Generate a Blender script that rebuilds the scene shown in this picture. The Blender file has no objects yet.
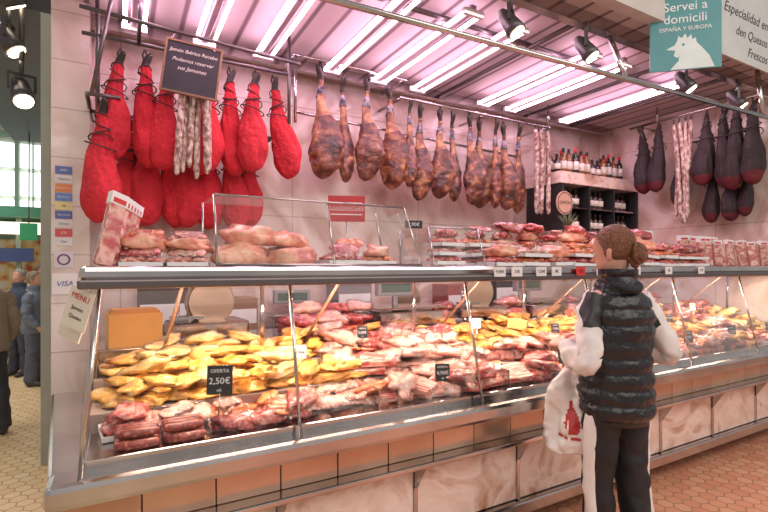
import bpy, bmesh, math, random
from mathutils import Vector, Matrix, noise, Euler
random.seed(7)
R=random.random
def U(a,b): return a+(b-a)*R()
scene=bpy.context.scene
COL=scene.collection
scene.view_settings.view_transform='Standard'

# ------------------------------------------------ materials
def nodes(name):
    m=bpy.data.materials.new(name); m.use_nodes=True
    nt=m.node_tree; return m,nt,nt.nodes['Principled BSDF']
def objvec(nt,rnd=True,scale=(1,1,1)):
    tc=nt.nodes.new('ShaderNodeTexCoord'); mp=nt.nodes.new('ShaderNodeMapping')
    mp.inputs['Scale'].default_value=scale
    nt.links.new(tc.outputs['Object'],mp.inputs['Vector'])
    if rnd:
        oi=nt.nodes.new('ShaderNodeObjectInfo'); mu=nt.nodes.new('ShaderNodeMath'); mu.operation='MULTIPLY'; mu.inputs[1].default_value=37
        nt.links.new(oi.outputs['Random'],mu.inputs[0]); nt.links.new(mu.outputs[0],mp.inputs['Location'])
    return mp.outputs['Vector']
def M(name,cols,scale=8,rough=.5,metal=0,bump=0,coat=0,rnd=True,stretch=(1,1,1),detail=5,bscale=None,dist=0,vary=0,crinkle=0):
    m,nt,b=nodes(name)
    if not isinstance(cols,list): cols=[(0.3,tuple(c*.88 for c in cols)),(0.7,cols)]
    v=objvec(nt,rnd,stretch)
    n=nt.nodes.new('ShaderNodeTexNoise'); n.inputs['Scale'].default_value=scale; n.inputs['Detail'].default_value=detail; n.inputs['Distortion'].default_value=dist
    nt.links.new(v,n.inputs['Vector'])
    r=nt.nodes.new('ShaderNodeValToRGB'); el=r.color_ramp.elements
    while len(el)<len(cols): el.new(.5)
    for e,(p,c) in zip(el,cols): e.position=p; e.color=(*c,1)
    nt.links.new(n.outputs['Fac'],r.inputs['Fac'])
    out=r.outputs['Color']
    if vary:
        oi=nt.nodes.new('ShaderNodeObjectInfo'); mr=nt.nodes.new('ShaderNodeMapRange'); mr.inputs['To Min'].default_value=1-vary; mr.inputs['To Max'].default_value=1+vary
        hs=nt.nodes.new('ShaderNodeHueSaturation'); nt.links.new(oi.outputs['Random'],mr.inputs['Value']); nt.links.new(mr.outputs[0],hs.inputs['Value']); nt.links.new(out,hs.inputs['Color']); out=hs.outputs['Color']
    nt.links.new(out,b.inputs['Base Color'])
    b.inputs['Roughness'].default_value=rough; b.inputs['Metallic'].default_value=metal; b.inputs['Coat Weight'].default_value=coat; b.inputs['Coat Roughness'].default_value=.10
    if bump:
        n2=nt.nodes.new('ShaderNodeTexNoise'); n2.inputs['Scale'].default_value=bscale or scale*2; n2.inputs['Detail'].default_value=4
        nt.links.new(v,n2.inputs['Vector'])
        bp=nt.nodes.new('ShaderNodeBump'); bp.inputs['Strength'].default_value=bump; bp.inputs['Distance'].default_value=.02
        nt.links.new(n2.outputs['Fac'],bp.inputs['Height']); nt.links.new(bp.outputs[0],b.inputs['Normal'])
    if coat:
        n3=nt.nodes.new('ShaderNodeTexNoise'); n3.inputs['Scale'].default_value=22; n3.inputs['Detail'].default_value=3; n3.inputs['Distortion'].default_value=2.5
        nt.links.new(v,n3.inputs['Vector'])
        bp=nt.nodes.new('ShaderNodeBump'); bp.inputs['Strength'].default_value=crinkle or .3; bp.inputs['Distance'].default_value=.03
        nt.links.new(n3.outputs['Fac'],bp.inputs['Height']); nt.links.new(bp.outputs[0],b.inputs['Coat Normal'])
    return m
def emis(name,c,s):
    m,nt,b=nodes(name); b.inputs['Base Color'].default_value=(*c,1); b.inputs['Emission Color'].default_value=(*c,1); b.inputs['Emission Strength'].default_value=s; return m
def glassmat(name,tint=(1,1,1),base=.02,mx_=.4,crinkle=0,rough=.02):
    m=bpy.data.materials.new(name); m.use_nodes=True; nt=m.node_tree; nt.nodes.clear()
    o=nt.nodes.new('ShaderNodeOutputMaterial'); t=nt.nodes.new('ShaderNodeBsdfTransparent'); t.inputs[0].default_value=(*tint,1)
    g=nt.nodes.new('ShaderNodeBsdfGlossy'); g.inputs['Roughness'].default_value=rough
    lw=nt.nodes.new('ShaderNodeLayerWeight'); lw.inputs[0].default_value=.22
    mr=nt.nodes.new('ShaderNodeMapRange'); mr.inputs['To Min'].default_value=base; mr.inputs['To Max'].default_value=mx_
    nt.links.new(lw.outputs['Fresnel'],mr.inputs['Value'])
    if crinkle:
        v=objvec(nt); n3=nt.nodes.new('ShaderNodeTexNoise'); n3.inputs['Scale'].default_value=18; n3.inputs['Detail'].default_value=3; n3.inputs['Distortion'].default_value=3
        nt.links.new(v,n3.inputs['Vector']); bp=nt.nodes.new('ShaderNodeBump'); bp.inputs['Strength'].default_value=crinkle; bp.inputs['Distance'].default_value=.03
        nt.links.new(n3.outputs['Fac'],bp.inputs['Height']); nt.links.new(bp.outputs[0],g.inputs['Normal'])
    mx=nt.nodes.new('ShaderNodeMixShader'); nt.links.new(mr.outputs[0],mx.inputs[0]); nt.links.new(t.outputs[0],mx.inputs[1]); nt.links.new(g.outputs[0],mx.inputs[2]); nt.links.new(mx.outputs[0],o.inputs[0])
    return m
def brick(name,c1,c2,mortar,bw,bh,axes='xz',offset=0,msize=.01,rough=.4,marble=None,coat=0):
    m,nt,b=nodes(name)
    tc=nt.nodes.new('ShaderNodeTexCoord'); s=nt.nodes.new('ShaderNodeSeparateXYZ'); c=nt.nodes.new('ShaderNodeCombineXYZ')
    nt.links.new(tc.outputs['Object'],s.inputs[0])
    nt.links.new(s.outputs['XYZ'.index(axes[0].upper())],c.inputs[0]); nt.links.new(s.outputs['XYZ'.index(axes[1].upper())],c.inputs[1])
    br=nt.nodes.new('ShaderNodeTexBrick'); br.offset=offset; br.inputs['Scale'].default_value=1; br.inputs['Brick Width'].default_value=bw; br.inputs['Row Height'].default_value=bh
    br.inputs['Mortar Size'].default_value=msize; br.inputs['Color1'].default_value=(*c1,1); br.inputs['Color2'].default_value=(*c2,1); br.inputs['Mortar'].default_value=(*mortar,1)
    nt.links.new(c.outputs[0],br.inputs['Vector']); out=br.outputs['Color']
    if marble:
        n=nt.nodes.new('ShaderNodeTexNoise'); n.inputs['Scale'].default_value=1.8; n.inputs['Detail'].default_value=10; n.inputs['Distortion'].default_value=1.9
        nt.links.new(tc.outputs['Object'],n.inputs['Vector'])
        r=nt.nodes.new('ShaderNodeValToRGB'); e=r.color_ramp.elements; e[0].position=.40; e[0].color=(1,1,1,1); e[1].position=.66; e[1].color=(*marble,1)
        q=e.new(.5); q.color=(.90,.84,.80,1)
        nt.links.new(n.outputs['Fac'],r.inputs[0])
        mx=nt.nodes.new('ShaderNodeMix'); mx.data_type='RGBA'; mx.blend_type='MULTIPLY'; mx.inputs[0].default_value=1
        nt.links.new(out,mx.inputs[6]); nt.links.new(r.outputs[0],mx.inputs[7]); out=mx.outputs[2]
    nt.links.new(out,b.inputs['Base Color']); b.inputs['Roughness'].default_value=rough; b.inputs['Coat Weight'].default_value=coat
    return m
def hexfloor(name):
    m,nt,b=nodes(name); N=nt.nodes.new; L=nt.links.new
    tc=N('ShaderNodeTexCoord')
    def vm(op,a,bv=None,o=0):
        n=N('ShaderNodeVectorMath'); n.operation=op; L(a,n.inputs[0])
        if bv is not None:
            if hasattr(bv,'is_linked'): L(bv,n.inputs[1])
            else: n.inputs[1].default_value=bv
        return n.outputs['Value'] if o else n.outputs[0]
    def ma(op,a,c):
        n=N('ShaderNodeMath'); n.operation=op; L(a,n.inputs[0])
        if hasattr(c,'is_linked'): L(c,n.inputs[1])
        else: n.inputs[1].default_value=c
        return n.outputs[0]
    p=vm('ADD',vm('MULTIPLY',tc.outputs['Object'],(11,11,0)),(200,200*1.7320508,0))
    a=vm('SUBTRACT',vm('MODULO',p,(1,1.7320508,1)),(.5,.8660254,0))
    b2=vm('SUBTRACT',vm('MODULO',vm('ADD',p,(.5,.8660254,0)),(1,1.7320508,1)),(.5,.8660254,0))
    la=vm('LENGTH',a,None,1); lb=vm('LENGTH',b2,None,1); sel=ma('LESS_THAN',lb,la)
    mx=N('ShaderNodeMix'); mx.data_type='VECTOR'; L(sel,mx.inputs[0]); L(a,mx.inputs[4]); L(b2,mx.inputs[5]); g=mx.outputs[1]
    ag=vm('ABSOLUTE',g); sx=N('ShaderNodeSeparateXYZ'); L(ag,sx.inputs[0])
    h=ma('MAXIMUM',sx.outputs[0],vm('DOT_PRODUCT',ag,(.5,.8660254,0),1))
    line=ma('GREATER_THAN',h,.45)
    cid=vm('SUBTRACT',p,g); wn=N('ShaderNodeTexWhiteNoise'); wn.noise_dimensions='2D'; L(vm('SNAP',vm('ADD',cid,(.01,.01,0)),(.05,.05,1)),wn.inputs['Vector'])
    so=N('ShaderNodeSeparateXYZ'); L(tc.outputs['Object'],so.inputs[0]); mr=N('ShaderNodeMapRange'); mr.inputs['From Min'].default_value=.2; mr.inputs['From Max'].default_value=.8; L(so.outputs[0],mr.inputs['Value'])
    def rgb(c1,c2):
        q=N('ShaderNodeMix'); q.data_type='RGBA'; L(wn.outputs['Value'],q.inputs[0]); q.inputs[6].default_value=(*c1,1); q.inputs[7].default_value=(*c2,1); return q.outputs[2]
    w=rgb((.68,.50,.27),(.78,.62,.38)); e=rgb((.78,.31,.18),(.90,.47,.29))
    q=N('ShaderNodeMix'); q.data_type='RGBA'; L(mr.outputs[0],q.inputs[0]); L(w,q.inputs[6]); L(e,q.inputs[7])
    f=N('ShaderNodeMix'); f.data_type='RGBA'; L(line,f.inputs[0]); L(q.outputs[2],f.inputs[6]); f.inputs[7].default_value=(.50,.25,.16,1)
    L(f.outputs[2],b.inputs['Base Color']); b.inputs['Roughness'].default_value=.4
    return m

STEEL=M('steel',[(0.3,(.42,.40,.39)),(.7,(.64,.60,.59))],scale=3,rough=.17,metal=1,rnd=False)
DSTEEL=M('dark_steel',(.16,.14,.14),rough=.35,metal=.8)
REFLTAN=M('reflection_panel',[(0.2,(.46,.26,.17)),(.8,(.72,.49,.36))],scale=3,rough=.16,metal=.6)  # brown of the mirrored floor is put into this panel colour
MARBLE=M('marble',[(0.22,(.34,.16,.10)),(.36,(.62,.40,.30)),(.48,(.83,.69,.62)),(.62,(.74,.55,.46)),(.8,(.50,.27,.18))],scale=2.6,detail=12,dist=2.2,rough=.2,coat=.3,crinkle=.02)
BLACK=M('black',(.018,.017,.018),rough=.5)
WHITE=M('white',(.82,.80,.79),rough=.5)
CREAM=M('cream',(.80,.74,.64),rough=.5)
RED=M('red_paint',(.62,.03,.03),rough=.4)
GLASS=glassmat('clear_glass',base=.015,mx_=.35); GLASS2=glassmat('case_glass',(.98,.99,.985),.012,.3)
FILM=glassmat('plastic_film',(1,1,1),.06,.6,.6,.07)
TUBE=emis('tube_glow',(1,.62,.84),16)
LED=emis('led_glow',(1,.76,.62),6)
BULB=emis('bulb_glow',(1,.86,.62),9)
REDCLOTH=M('red_cloth',[(.3,(.46,.010,.022)),(.7,(.72,.030,.05))],scale=6,rough=.85,bump=1,bscale=30,vary=.15)
DARKRED=M('dark_red_cloth',[(.3,(.035,.004,.006)),(.7,(.12,.008,.012))],scale=5,rough=.7,bump=.6)
BLKCLOTH=M('black_cloth',(.022,.012,.014),rough=.75,bump=.4,scale=14)
ROPE=M('rope',(.05,.035,.03),rough=.9)
HAMSKIN=M('ham_rind',[(.30,(.06,.018,.010)),(.43,(.20,.065,.030)),(.54,(.36,.15,.065)),(.64,(.54,.30,.14)),(.78,(.24,.08,.035))],scale=11,rough=.4,bump=.8,coat=.3,dist=.7,vary=.2)
HAMMEAT=M('ham_meat',[(.32,(.025,.007,.005)),(.47,(.11,.022,.014)),(.58,(.24,.075,.035)),(.68,(.44,.22,.10)),(.78,(.14,.035,.02))],scale=12,rough=.38,bump=.9,coat=.35,dist=.6,vary=.2)
HOOF=M('hoof',(.025,.016,.012),rough=.4)
YEL=M('marinated_yellow',[(.28,(.52,.15,.015)),(.44,(.80,.34,.04)),(.58,(.88,.50,.10)),(.74,(.90,.68,.34))],scale=16,rough=.35,bump=.9,coat=.8,vary=.2,dist=.6,crinkle=.5)
POUL=M('poultry_skin',[(.3,(.74,.36,.06)),(.5,(.88,.56,.16)),(.72,(.92,.74,.42))],scale=10,rough=.35,bump=.8,coat=.8,vary=.15,crinkle=.5)
ORG=M('orange_meat',[(.25,(.36,.045,.012)),(.5,(.70,.17,.04)),(.75,(.86,.42,.20))],scale=16,rough=.3,bump=.7,coat=.7,vary=.2,crinkle=.5)
REDM=M('red_meat',[(.30,(.14,.010,.010)),(.44,(.40,.03,.028)),(.55,(.58,.09,.07)),(.63,(.80,.42,.33)),(.74,(.46,.05,.04))],scale=13,rough=.25,bump=.8,coat=1,dist=1.2,bscale=22,vary=.25,crinkle=.7)
PINKM=M('pale_meat',[(.3,(.56,.15,.11)),(.45,(.78,.33,.25)),(.6,(.86,.54,.44)),(.72,(.88,.66,.57)),(.8,(.46,.11,.09))],scale=12,rough=.22,bump=.8,coat=1,dist=1.2,bscale=20,vary=.2,crinkle=.7)
HAMPINK=M('orange_pink_ham',[(.3,(.48,.08,.05)),(.45,(.74,.24,.14)),(.6,(.86,.46,.29)),(.75,(.88,.64,.44))],scale=8,rough=.3,bump=.6,coat=.9,dist=1,bscale=18,vary=.15,crinkle=.5)
STREAK=M('streaky_bacon',[(.36,(.50,.06,.05)),(.46,(.83,.50,.40)),(.56,(.46,.05,.04)),(.68,(.85,.58,.48))],scale=5,rough=.2,coat=1,stretch=(1.2,9,3),bump=.5,vary=.15,crinkle=.5)
SLICE=M('sliced_ham',[(.35,(.40,.025,.025)),(.5,(.62,.08,.065)),(.60,(.84,.48,.39)),(.68,(.56,.06,.05))],scale=18,rough=.3,coat=.6,dist=1,vary=.2)
SLICEO=M('sliced_chorizo',[(.4,(.54,.07,.02)),(.55,(.80,.24,.07)),(.68,(.89,.60,.40))],scale=40,rough=.3,coat=.6,vary=.2)
SAUS=M('sausage_skin',[(.3,(.10,.010,.008)),(.55,(.28,.03,.018)),(.72,(.55,.24,.17))],scale=60,rough=.3,coat=.5,vary=.2)
MOULD=M('salami_skin',[(.38,(.20,.09,.07)),(.5,(.42,.29,.24)),(.62,(.66,.56,.50))],scale=34,rough=.7,bump=.5)
CHEESE=M('cheese',(.86,.62,.24),rough=.5)
BOARD=M('wood',[(.3,(.20,.10,.05)),(.7,(.34,.18,.09))],scale=3,stretch=(1,8,8),rough=.55)

# ------------------------------------------------ mesh helpers
def box(bm,a,b,mi=0):
    a=Vector(a); b=Vector(b); c=(a+b)/2; s=b-a
    r=bmesh.ops.create_cube(bm,size=1,matrix=Matrix.Translation(c)@Matrix.Diagonal((*s,1)))
    for f in {f for v in r['verts'] for f in v.link_faces}: f.material_index=mi
    return r['verts']
def crom(P,k):
    out=[]
    n=len(P)
    for i in range(n-1):
        p0=P[max(i-1,0)];p1=P[i];p2=P[i+1];p3=P[min(i+2,n-1)]
        for j in range(k):
            t=j/k
            out.append([.5*((2*b)+(-a+c)*t+(2*a-5*b+4*c-d)*t*t+(-a+3*b-3*c+d)*t**3) for a,b,c,d in zip(p0,p1,p2,p3)])
    out.append(list(P[-1])); return out
def tube(bm,pts,rad,seg=12,ref=(0,1,0),mi=0,k=1,cap=True,fn=None,mfn=None):
    P=[]
    for i,p in enumerate(pts):
        r=rad[i] if isinstance(rad,(list,tuple)) else rad
        if not isinstance(r,(list,tuple)): r=(r,r)
        P.append([*p,*r])
    if k>1: P=crom(P,k)
    ref=Vector(ref); rings=[]; n=len(P)
    for i in range(n):
        p=Vector(P[i][:3]); t=(Vector(P[min(i+1,n-1)][:3])-Vector(P[max(i-1,0)][:3])).normalized()
        s=t.cross(ref)
        if s.length<.05: s=t.cross(Vector((1,0,.01)))
        s.normalize(); w=s.cross(t)
        a,b=max(P[i][3],.0005),max(P[i][4],.0005)
        ring=[]
        for j in range(seg):
            th=2*math.pi*j/seg
            q=p+s*(a*math.cos(th))+w*(b*math.sin(th))
            if fn: q=fn(q,i/(n-1),th)
            ring.append(bm.verts.new(q))
        rings.append(ring)
    for i in range(n-1):
        for j in range(seg):
            f=bm.faces.new((rings[i][j],rings[i][(j+1)%seg],rings[i+1][(j+1)%seg],rings[i+1][j])); f.smooth=True
            f.material_index=mfn(i/(n-1),2*math.pi*(j+.5)/seg) if mfn else mi
    if cap:
        for r in (rings[0],rings[-1]):
            f=bm.faces.new(r); f.material_index=mfn(0 if r is rings[0] else 1,0) if mfn else mi
def ball(bm,c,r,mi=0,sub=2,amp=0,seed=0,freq=1.7):
    if not isinstance(r,(tuple,list)): r=(r,r,r)
    res=bmesh.ops.create_icosphere(bm,subdivisions=sub,radius=1)
    for v in res['verts']:
        d=v.co.copy()
        if amp:
            s=Vector((seed*3.1,seed,0)); d*=1+amp*noise.noise(d*freq+s)+amp*.45*noise.noise(d*freq*2.6+s)+amp*.2*noise.noise(d*freq*6+s)
        v.co=Vector((c[0]+d.x*r[0],c[1]+d.y*r[1],c[2]+d.z*r[2]))
    for f in {f for v in res['verts'] for f in v.link_faces}: f.material_index=mi; f.smooth=True
    return res['verts']
def fin(name,bm,mats,parent=None,loc=None,rot=None,bevel=0,world=False,smooth_sub=0,remesh=0):
    bmesh.ops.recalc_face_normals(bm,faces=bm.faces[:])
    me=bpy.data.meshes.new(name)
    if world and parent is not None: bmesh.ops.translate(bm,verts=bm.verts[:],vec=-parent.location)
    bm.to_mesh(me); bm.free()
    for m in (mats if isinstance(mats,(list,tuple)) else [mats]): me.materials.append(m)
    o=bpy.data.objects.new(name,me); COL.objects.link(o)
    if parent is not None: o.parent=parent
    if loc is not None: o.location=loc
    if rot is not None: o.rotation_euler=rot
    if remesh:
        q=o.modifiers.new('r','REMESH'); q.mode='VOXEL'; q.voxel_size=remesh; q.use_smooth_shade=True
        q=o.modifiers.new('s','SMOOTH'); q.factor=.5; q.iterations=4
    if bevel:
        q=o.modifiers.new('b','BEVEL'); q.width=bevel; q.segments=2; q.limit_method='ANGLE'
    if smooth_sub:
        q=o.modifiers.new('s','SUBSURF'); q.levels=smooth_sub; q.render_levels=smooth_sub
    return o
def B(): return bmesh.new()
def boxo(name,a,b,mat,parent=None,bevel=0,world=True):
    bm=B(); box(bm,a,b)
    return fin(name,bm,mat,parent,bevel=bevel,world=world and parent is not None)
def empty(name,loc=(0,0,0),rot=(0,0,0)):
    o=bpy.data.objects.new(name,None); o.empty_display_size=.1; o.location=loc; o.rotation_euler=rot; COL.objects.link(o); return o
def tag(o,label,cat,group=None):
    o['label']=label; o['category']=cat
    if group: o['group']=group
    return o
def struct(o,label=None,cat=None):
    o['kind']='structure'
    if label: o['label']=label
    if cat: o['category']=cat
    return o
def dup(o,parent=None):
    n=o.copy(); COL.objects.link(n)
    if parent is not None: n.parent=parent
    for c in o.children: dup(c,n)
    return n
class Kit:
    def __init__(s,o): s.o=o; s.u=False
    def put(s,loc,rot=(0,0,0),sc=1,label=None):
        if not s.u: n=s.o; s.u=True
        else: n=dup(s.o)
        n.location=loc; n.rotation_euler=rot
        n.scale=(sc,sc,sc) if not isinstance(sc,(tuple,list)) else sc
        if label: n['label']=label
        return n
def text(s,size,loc,mat,parent,name='lettering',rot=(math.pi/2,0,0),align='CENTER',shear=0,off=0):
    cu=bpy.data.curves.new('t','FONT'); cu.body=s; cu.size=size; cu.align_x=align; cu.align_y='CENTER'; cu.shear=shear; cu.resolution_u=3; cu.extrude=.0004; cu.offset=off
    t=bpy.data.objects.new('t',cu); COL.objects.link(t); bpy.context.view_layer.update()
    me=bpy.data.meshes.new_from_object(t.evaluated_get(bpy.context.evaluated_depsgraph_get()))
    bpy.data.objects.remove(t); me.materials.clear(); me.materials.append(mat)
    o=bpy.data.objects.new(name,me); COL.objects.link(o); o.parent=parent; o.location=loc; o.rotation_euler=rot; return o
def sign(name,w,h,mat,lines,loc,rot,label,cat='sign',frame=None,th=.006,group=None):
    bm=B(); box(bm,(-w/2,-th/2,-h/2),(w/2,th/2,h/2)); o=fin(name,bm,mat,loc=loc,rot=rot)
    tag(o,label,cat,group)
    if frame:
        bm=B(); t=.011
        for a,b in (((-w/2-t,-.01,-h/2-t),(w/2+t,.01,-h/2)),((-w/2-t,-.01,h/2),(w/2+t,.01,h/2+t)),((-w/2-t,-.01,-h/2),(-w/2,.01,h/2)),((w/2,-.01,-h/2),(w/2+t,.01,h/2))): box(bm,a,b)
        fin('frame',bm,frame,o)
    for (s,sz,x,z,mt,*rest) in lines: text(s,sz,(x,-th/2-.001,z),mt,o,shear=rest[0] if rest else 0)
    return o

# ------------------------------------------------ setting
def S(name,a,b,mat,label=None): return struct(boxo(name,a,b,mat),label)
S('floor',(-9,-3,-.05),(12,16,0),hexfloor('hex_floor'))
WALLM=brick('marble_wall',(.78,.67,.62),(.76,.65,.60),(.56,.46,.42),1.25,.92,'xz',.0,.005,.22,(.68,.53,.47),.3)
WALLR=brick('marble_wall_side',(.78,.67,.62),(.76,.65,.60),(.56,.46,.42),1.25,.92,'yz',.0,.005,.22,(.68,.53,.47),.3)
TILEW=brick('pillar_tile',(.78,.72,.67),(.75,.69,.64),(.52,.47,.43),.40,.30,'xz',0,.004,.22,(.8,.7,.64))
S('wall_back',(-.36,3.8,0),(5.3,3.92,3.4),WALLM)
S('wall_right',(5.2,1.95,0),(5.32,3.8,3.4),WALLR)
S('trim_1',(-.37,3.5,0),(-.17,3.8,3.4),TILEW,'white tiled pillar closing the end of the stall')
CEIL,nt,b=nodes('slat_ceiling')
tc=nt.nodes.new('ShaderNodeTexCoord'); wv=nt.nodes.new('ShaderNodeTexWave'); wv.inputs['Scale'].default_value=1.7; wv.bands_direction='X'
nt.links.new(tc.outputs['Object'],wv.inputs['Vector']); rr=nt.nodes.new('ShaderNodeValToRGB'); rr.color_ramp.elements[0].position=.02; rr.color_ramp.elements[0].color=(.16,.11,.12,1); rr.color_ramp.elements[1].position=.12; rr.color_ramp.elements[1].color=(.50,.42,.42,1)
nt.links.new(wv.outputs['Fac'],rr.inputs[0]); nt.links.new(rr.outputs[0],b.inputs['Base Color']); b.inputs['Roughness'].default_value=.65
S('ceiling',(-.36,1.9,3.08),(5.3,3.8,3.14),CEIL)
FASC=M('fascia',(.54,.50,.46),rough=.5)
S('trim_2',(-.36,1.82,3.05),(5.6,1.9,3.9),FASC,'painted metal fascia above the stall opening')
S('trim_3',(-.36,2.02,2.99),(5.2,2.08,3.08),STEEL,'steel channel under the slatted ceiling')
S('trim_6',(-.3,3.62,3.0),(5.2,3.68,3.08),STEEL,'steel channel along the back of the ceiling')
# far hall
HALLW=brick('hall_wall',(.62,.64,.52),(.52,.56,.46),(.35,.36,.32),1.2,.8,'xz',0,.03,.6)
S('wall_far',(-9,13,0),(4,13.2,7),HALLW)
S('wall_left',(-6,5,0),(-5.8,13,6),M('left_hall',(.45,.42,.38),rough=.6))
bm=B(); WIN=emis('daylight_pane',(.90,.96,1),1.5)
for i in range(7):
    for j in range(3): box(bm,(-4.4+i*.62,12.9,2.35+j*.62),(-3.88+i*.62,12.97,2.87+j*.62))
struct(fin('window_1',bm,WIN))
bm=B(); GRF=M('green_frame',(.22,.34,.25),rough=.5)
for i in range(8): box(bm,(-4.49+i*.62,12.86,2.2),(-4.42+i*.62,12.98,6.5))
for i in range(15): box(bm,(-4.49+i*.31,12.87,2.2),(-4.465+i*.31,12.98,6.5))
for z in (2.25,4.25,5.0,5.9): box(bm,(-4.5,12.86,z),(0.1,12.98,z+.1))
struct(fin('trim_7',bm,GRF),'pale green iron window frame of the market hall')
S('wall_passage',(-.36,3.95,0),(-.24,9,3.3),M('stall_side',[(.3,(.30,.26,.22)),(.7,(.52,.46,.40))],scale=3,rough=.5))
S('trim_4',(-1.5,4.6,3.45),(-.3,9.5,3.6),M('dark_beam',(.05,.045,.045),rough=.5),'dark steel beam over the passage')

# ------------------------------------------------ display counter
dc=empty('display_counter',(2.5,2.3,0)); tag(dc,'long steel and glass refrigerated meat counter with marble front','display counter')
def dpart(name,a,b,mat,bev=.004,label=None):
    o=boxo(name,a,b,mat,dc,bev)
    if label: o['label']=label
    return o
dpart('plinth',(-.05,1.98,0),(5.15,2.9,.12),BLACK)
dpart('cabinet_body',(-.09,1.87,.12),(5.15,2.9,.74),M('cabinet_metal',(.40,.34,.31),rough=.35,metal=.6))
dpart('kick_rail',(-.12,1.79,.13),(5.15,1.87,.20),STEEL,.01)
dpart('bag_ledge',(-.18,1.72,.535),(5.15,1.87,.56),STEEL,.006)
dpart('bottom_rail',(-.20,1.685,.695),(5.15,1.81,.775),STEEL,.02,'broad polished stainless steel rail')
x=-.09
while x<5.0:
    dpart('marble_panel',(x,1.825,.205),(x+.625,1.87,.533),MARBLE,.003)
    bm=B(); t=.018
    vs=[bm.verts.new(p) for p in ((x+.625,1.823,.40),(x+.625,1.823,.533),(x+.625,1.74,.533),(x+.625+t,1.823,.40),(x+.625+t,1.823,.533),(x+.625+t,1.74,.533))]
    for f in ((0,1,2),(3,5,4),(0,3,4,1),(1,4,5,2),(2,5,3,0)): bm.faces.new([vs[i] for i in f])
    box(bm,(x+.625,1.815,.205),(x+.625+t,1.865,.533))
    fin('ledge_bracket',bm,STEEL,dc,world=True); x+=.64
x=-.175
while x<5.0: dpart('metal_panel',(x,1.79,.561),(x+.236,1.868,.695),REFLTAN,.003,'glossy tile panel with floor reflection put into its tan colour'); x+=.24
bm=B()
def prism(bm,poly,z0,z1,mi=0):
    a=[bm.verts.new((x,y,z0)) for x,y in poly]; b_=[bm.verts.new((x,y,z1)) for x,y in poly]
    bm.faces.new(a[::-1]); bm.faces.new(b_)
    for i in range(len(poly)): bm.faces.new((a[i],a[(i+1)%len(poly)],b_[(i+1)%len(poly)],b_[i]))
    for f in bm.faces: f.material_index=mi
prism(bm,[(-.200,1.79),(-.09,1.79),(-.12,2.95),(-.31,2.95)],.697,.773); fin('end_rail',bm,STEEL,dc,world=True,bevel=.012)
bm=B(); prism(bm,[(-.18,1.87),(-.095,1.87),(-.095,2.9),(-.27,2.9)],.12,.69); fin('end_panel',bm,REFLTAN,dc,world=True)
TRAYW=M('tray_metal',(.34,.25,.21),rough=.3)
dpart('display_deck',(-.1,1.765,.74),(5.15,2.05,.81),STEEL,.004)
dpart('display_deck',(-.1,2.05,.74),(5.15,2.32,.88),TRAYW,.004)
dpart('display_deck',(-.1,2.32,.74),(5.15,2.60,.95),TRAYW,.004)
dpart('service_worktop',(-.1,2.60,.74),(5.15,2.98,1.03),STEEL,.006)
dpart('top_shelf',(-.12,1.84,1.375),(5.18,2.38,1.43),STEEL,.018,'polished stainless steel shelf on top of the glass')
dpart('shelf_lip',(-.125,1.828,1.352),(5.18,1.85,1.385),DSTEEL,.008)
dpart('light_strip',(0,2.0,1.355),(5.1,2.04,1.374),LED,.002,'glowing strip under the shelf')
PX=[-.11,.6,1.5,2.4,3.3,4.2,5.1]
for i,x in enumerate(PX):
    bm=B(); tube(bm,[(x,1.722,.77),(x+(.05 if i==0 else 0),1.862,1.37)],.007,8,(1,0,0)); fin('glass_post',bm,STEEL,dc,world=True)
    bm=B(); tube(bm,[(x+.02,2.36,.94),(x+.02,2.36,1.38)],.011,8,(1,0,0)); fin('shelf_post',bm,STEEL,dc,world=True)
    if i<6:
        bm=B(); tube(bm,[(x+.28,2.57,.95),(x+.34,2.1,1.375)],.008,8,(1,0,0)); fin('shade_strut',bm,REFLTAN,dc,world=True)  # diagonal shadows and reflections inside the case given shape as thin bars
        x2=PX[i+1]
        bm=B(); a=.05 if i==0 else 0
        v=[bm.verts.new(p) for p in ((x+.012,1.722,.775),(x2-.012,1.722,.775),(x2-.012,1.862,1.36),(x+.012+a,1.862,1.36))]
        bm.faces.new(v); fin('front_glass',bm,GLASS,dc,world=True)
bm=B(); v=[bm.verts.new(p) for p in ((-.115,1.73,.775),(-.16,2.6,.775),(-.1,2.36,1.372),(-.06,1.87,1.372))]; bm.faces.new(v); fin('end_glass',bm,GLASS,dc,world=True)

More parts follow.
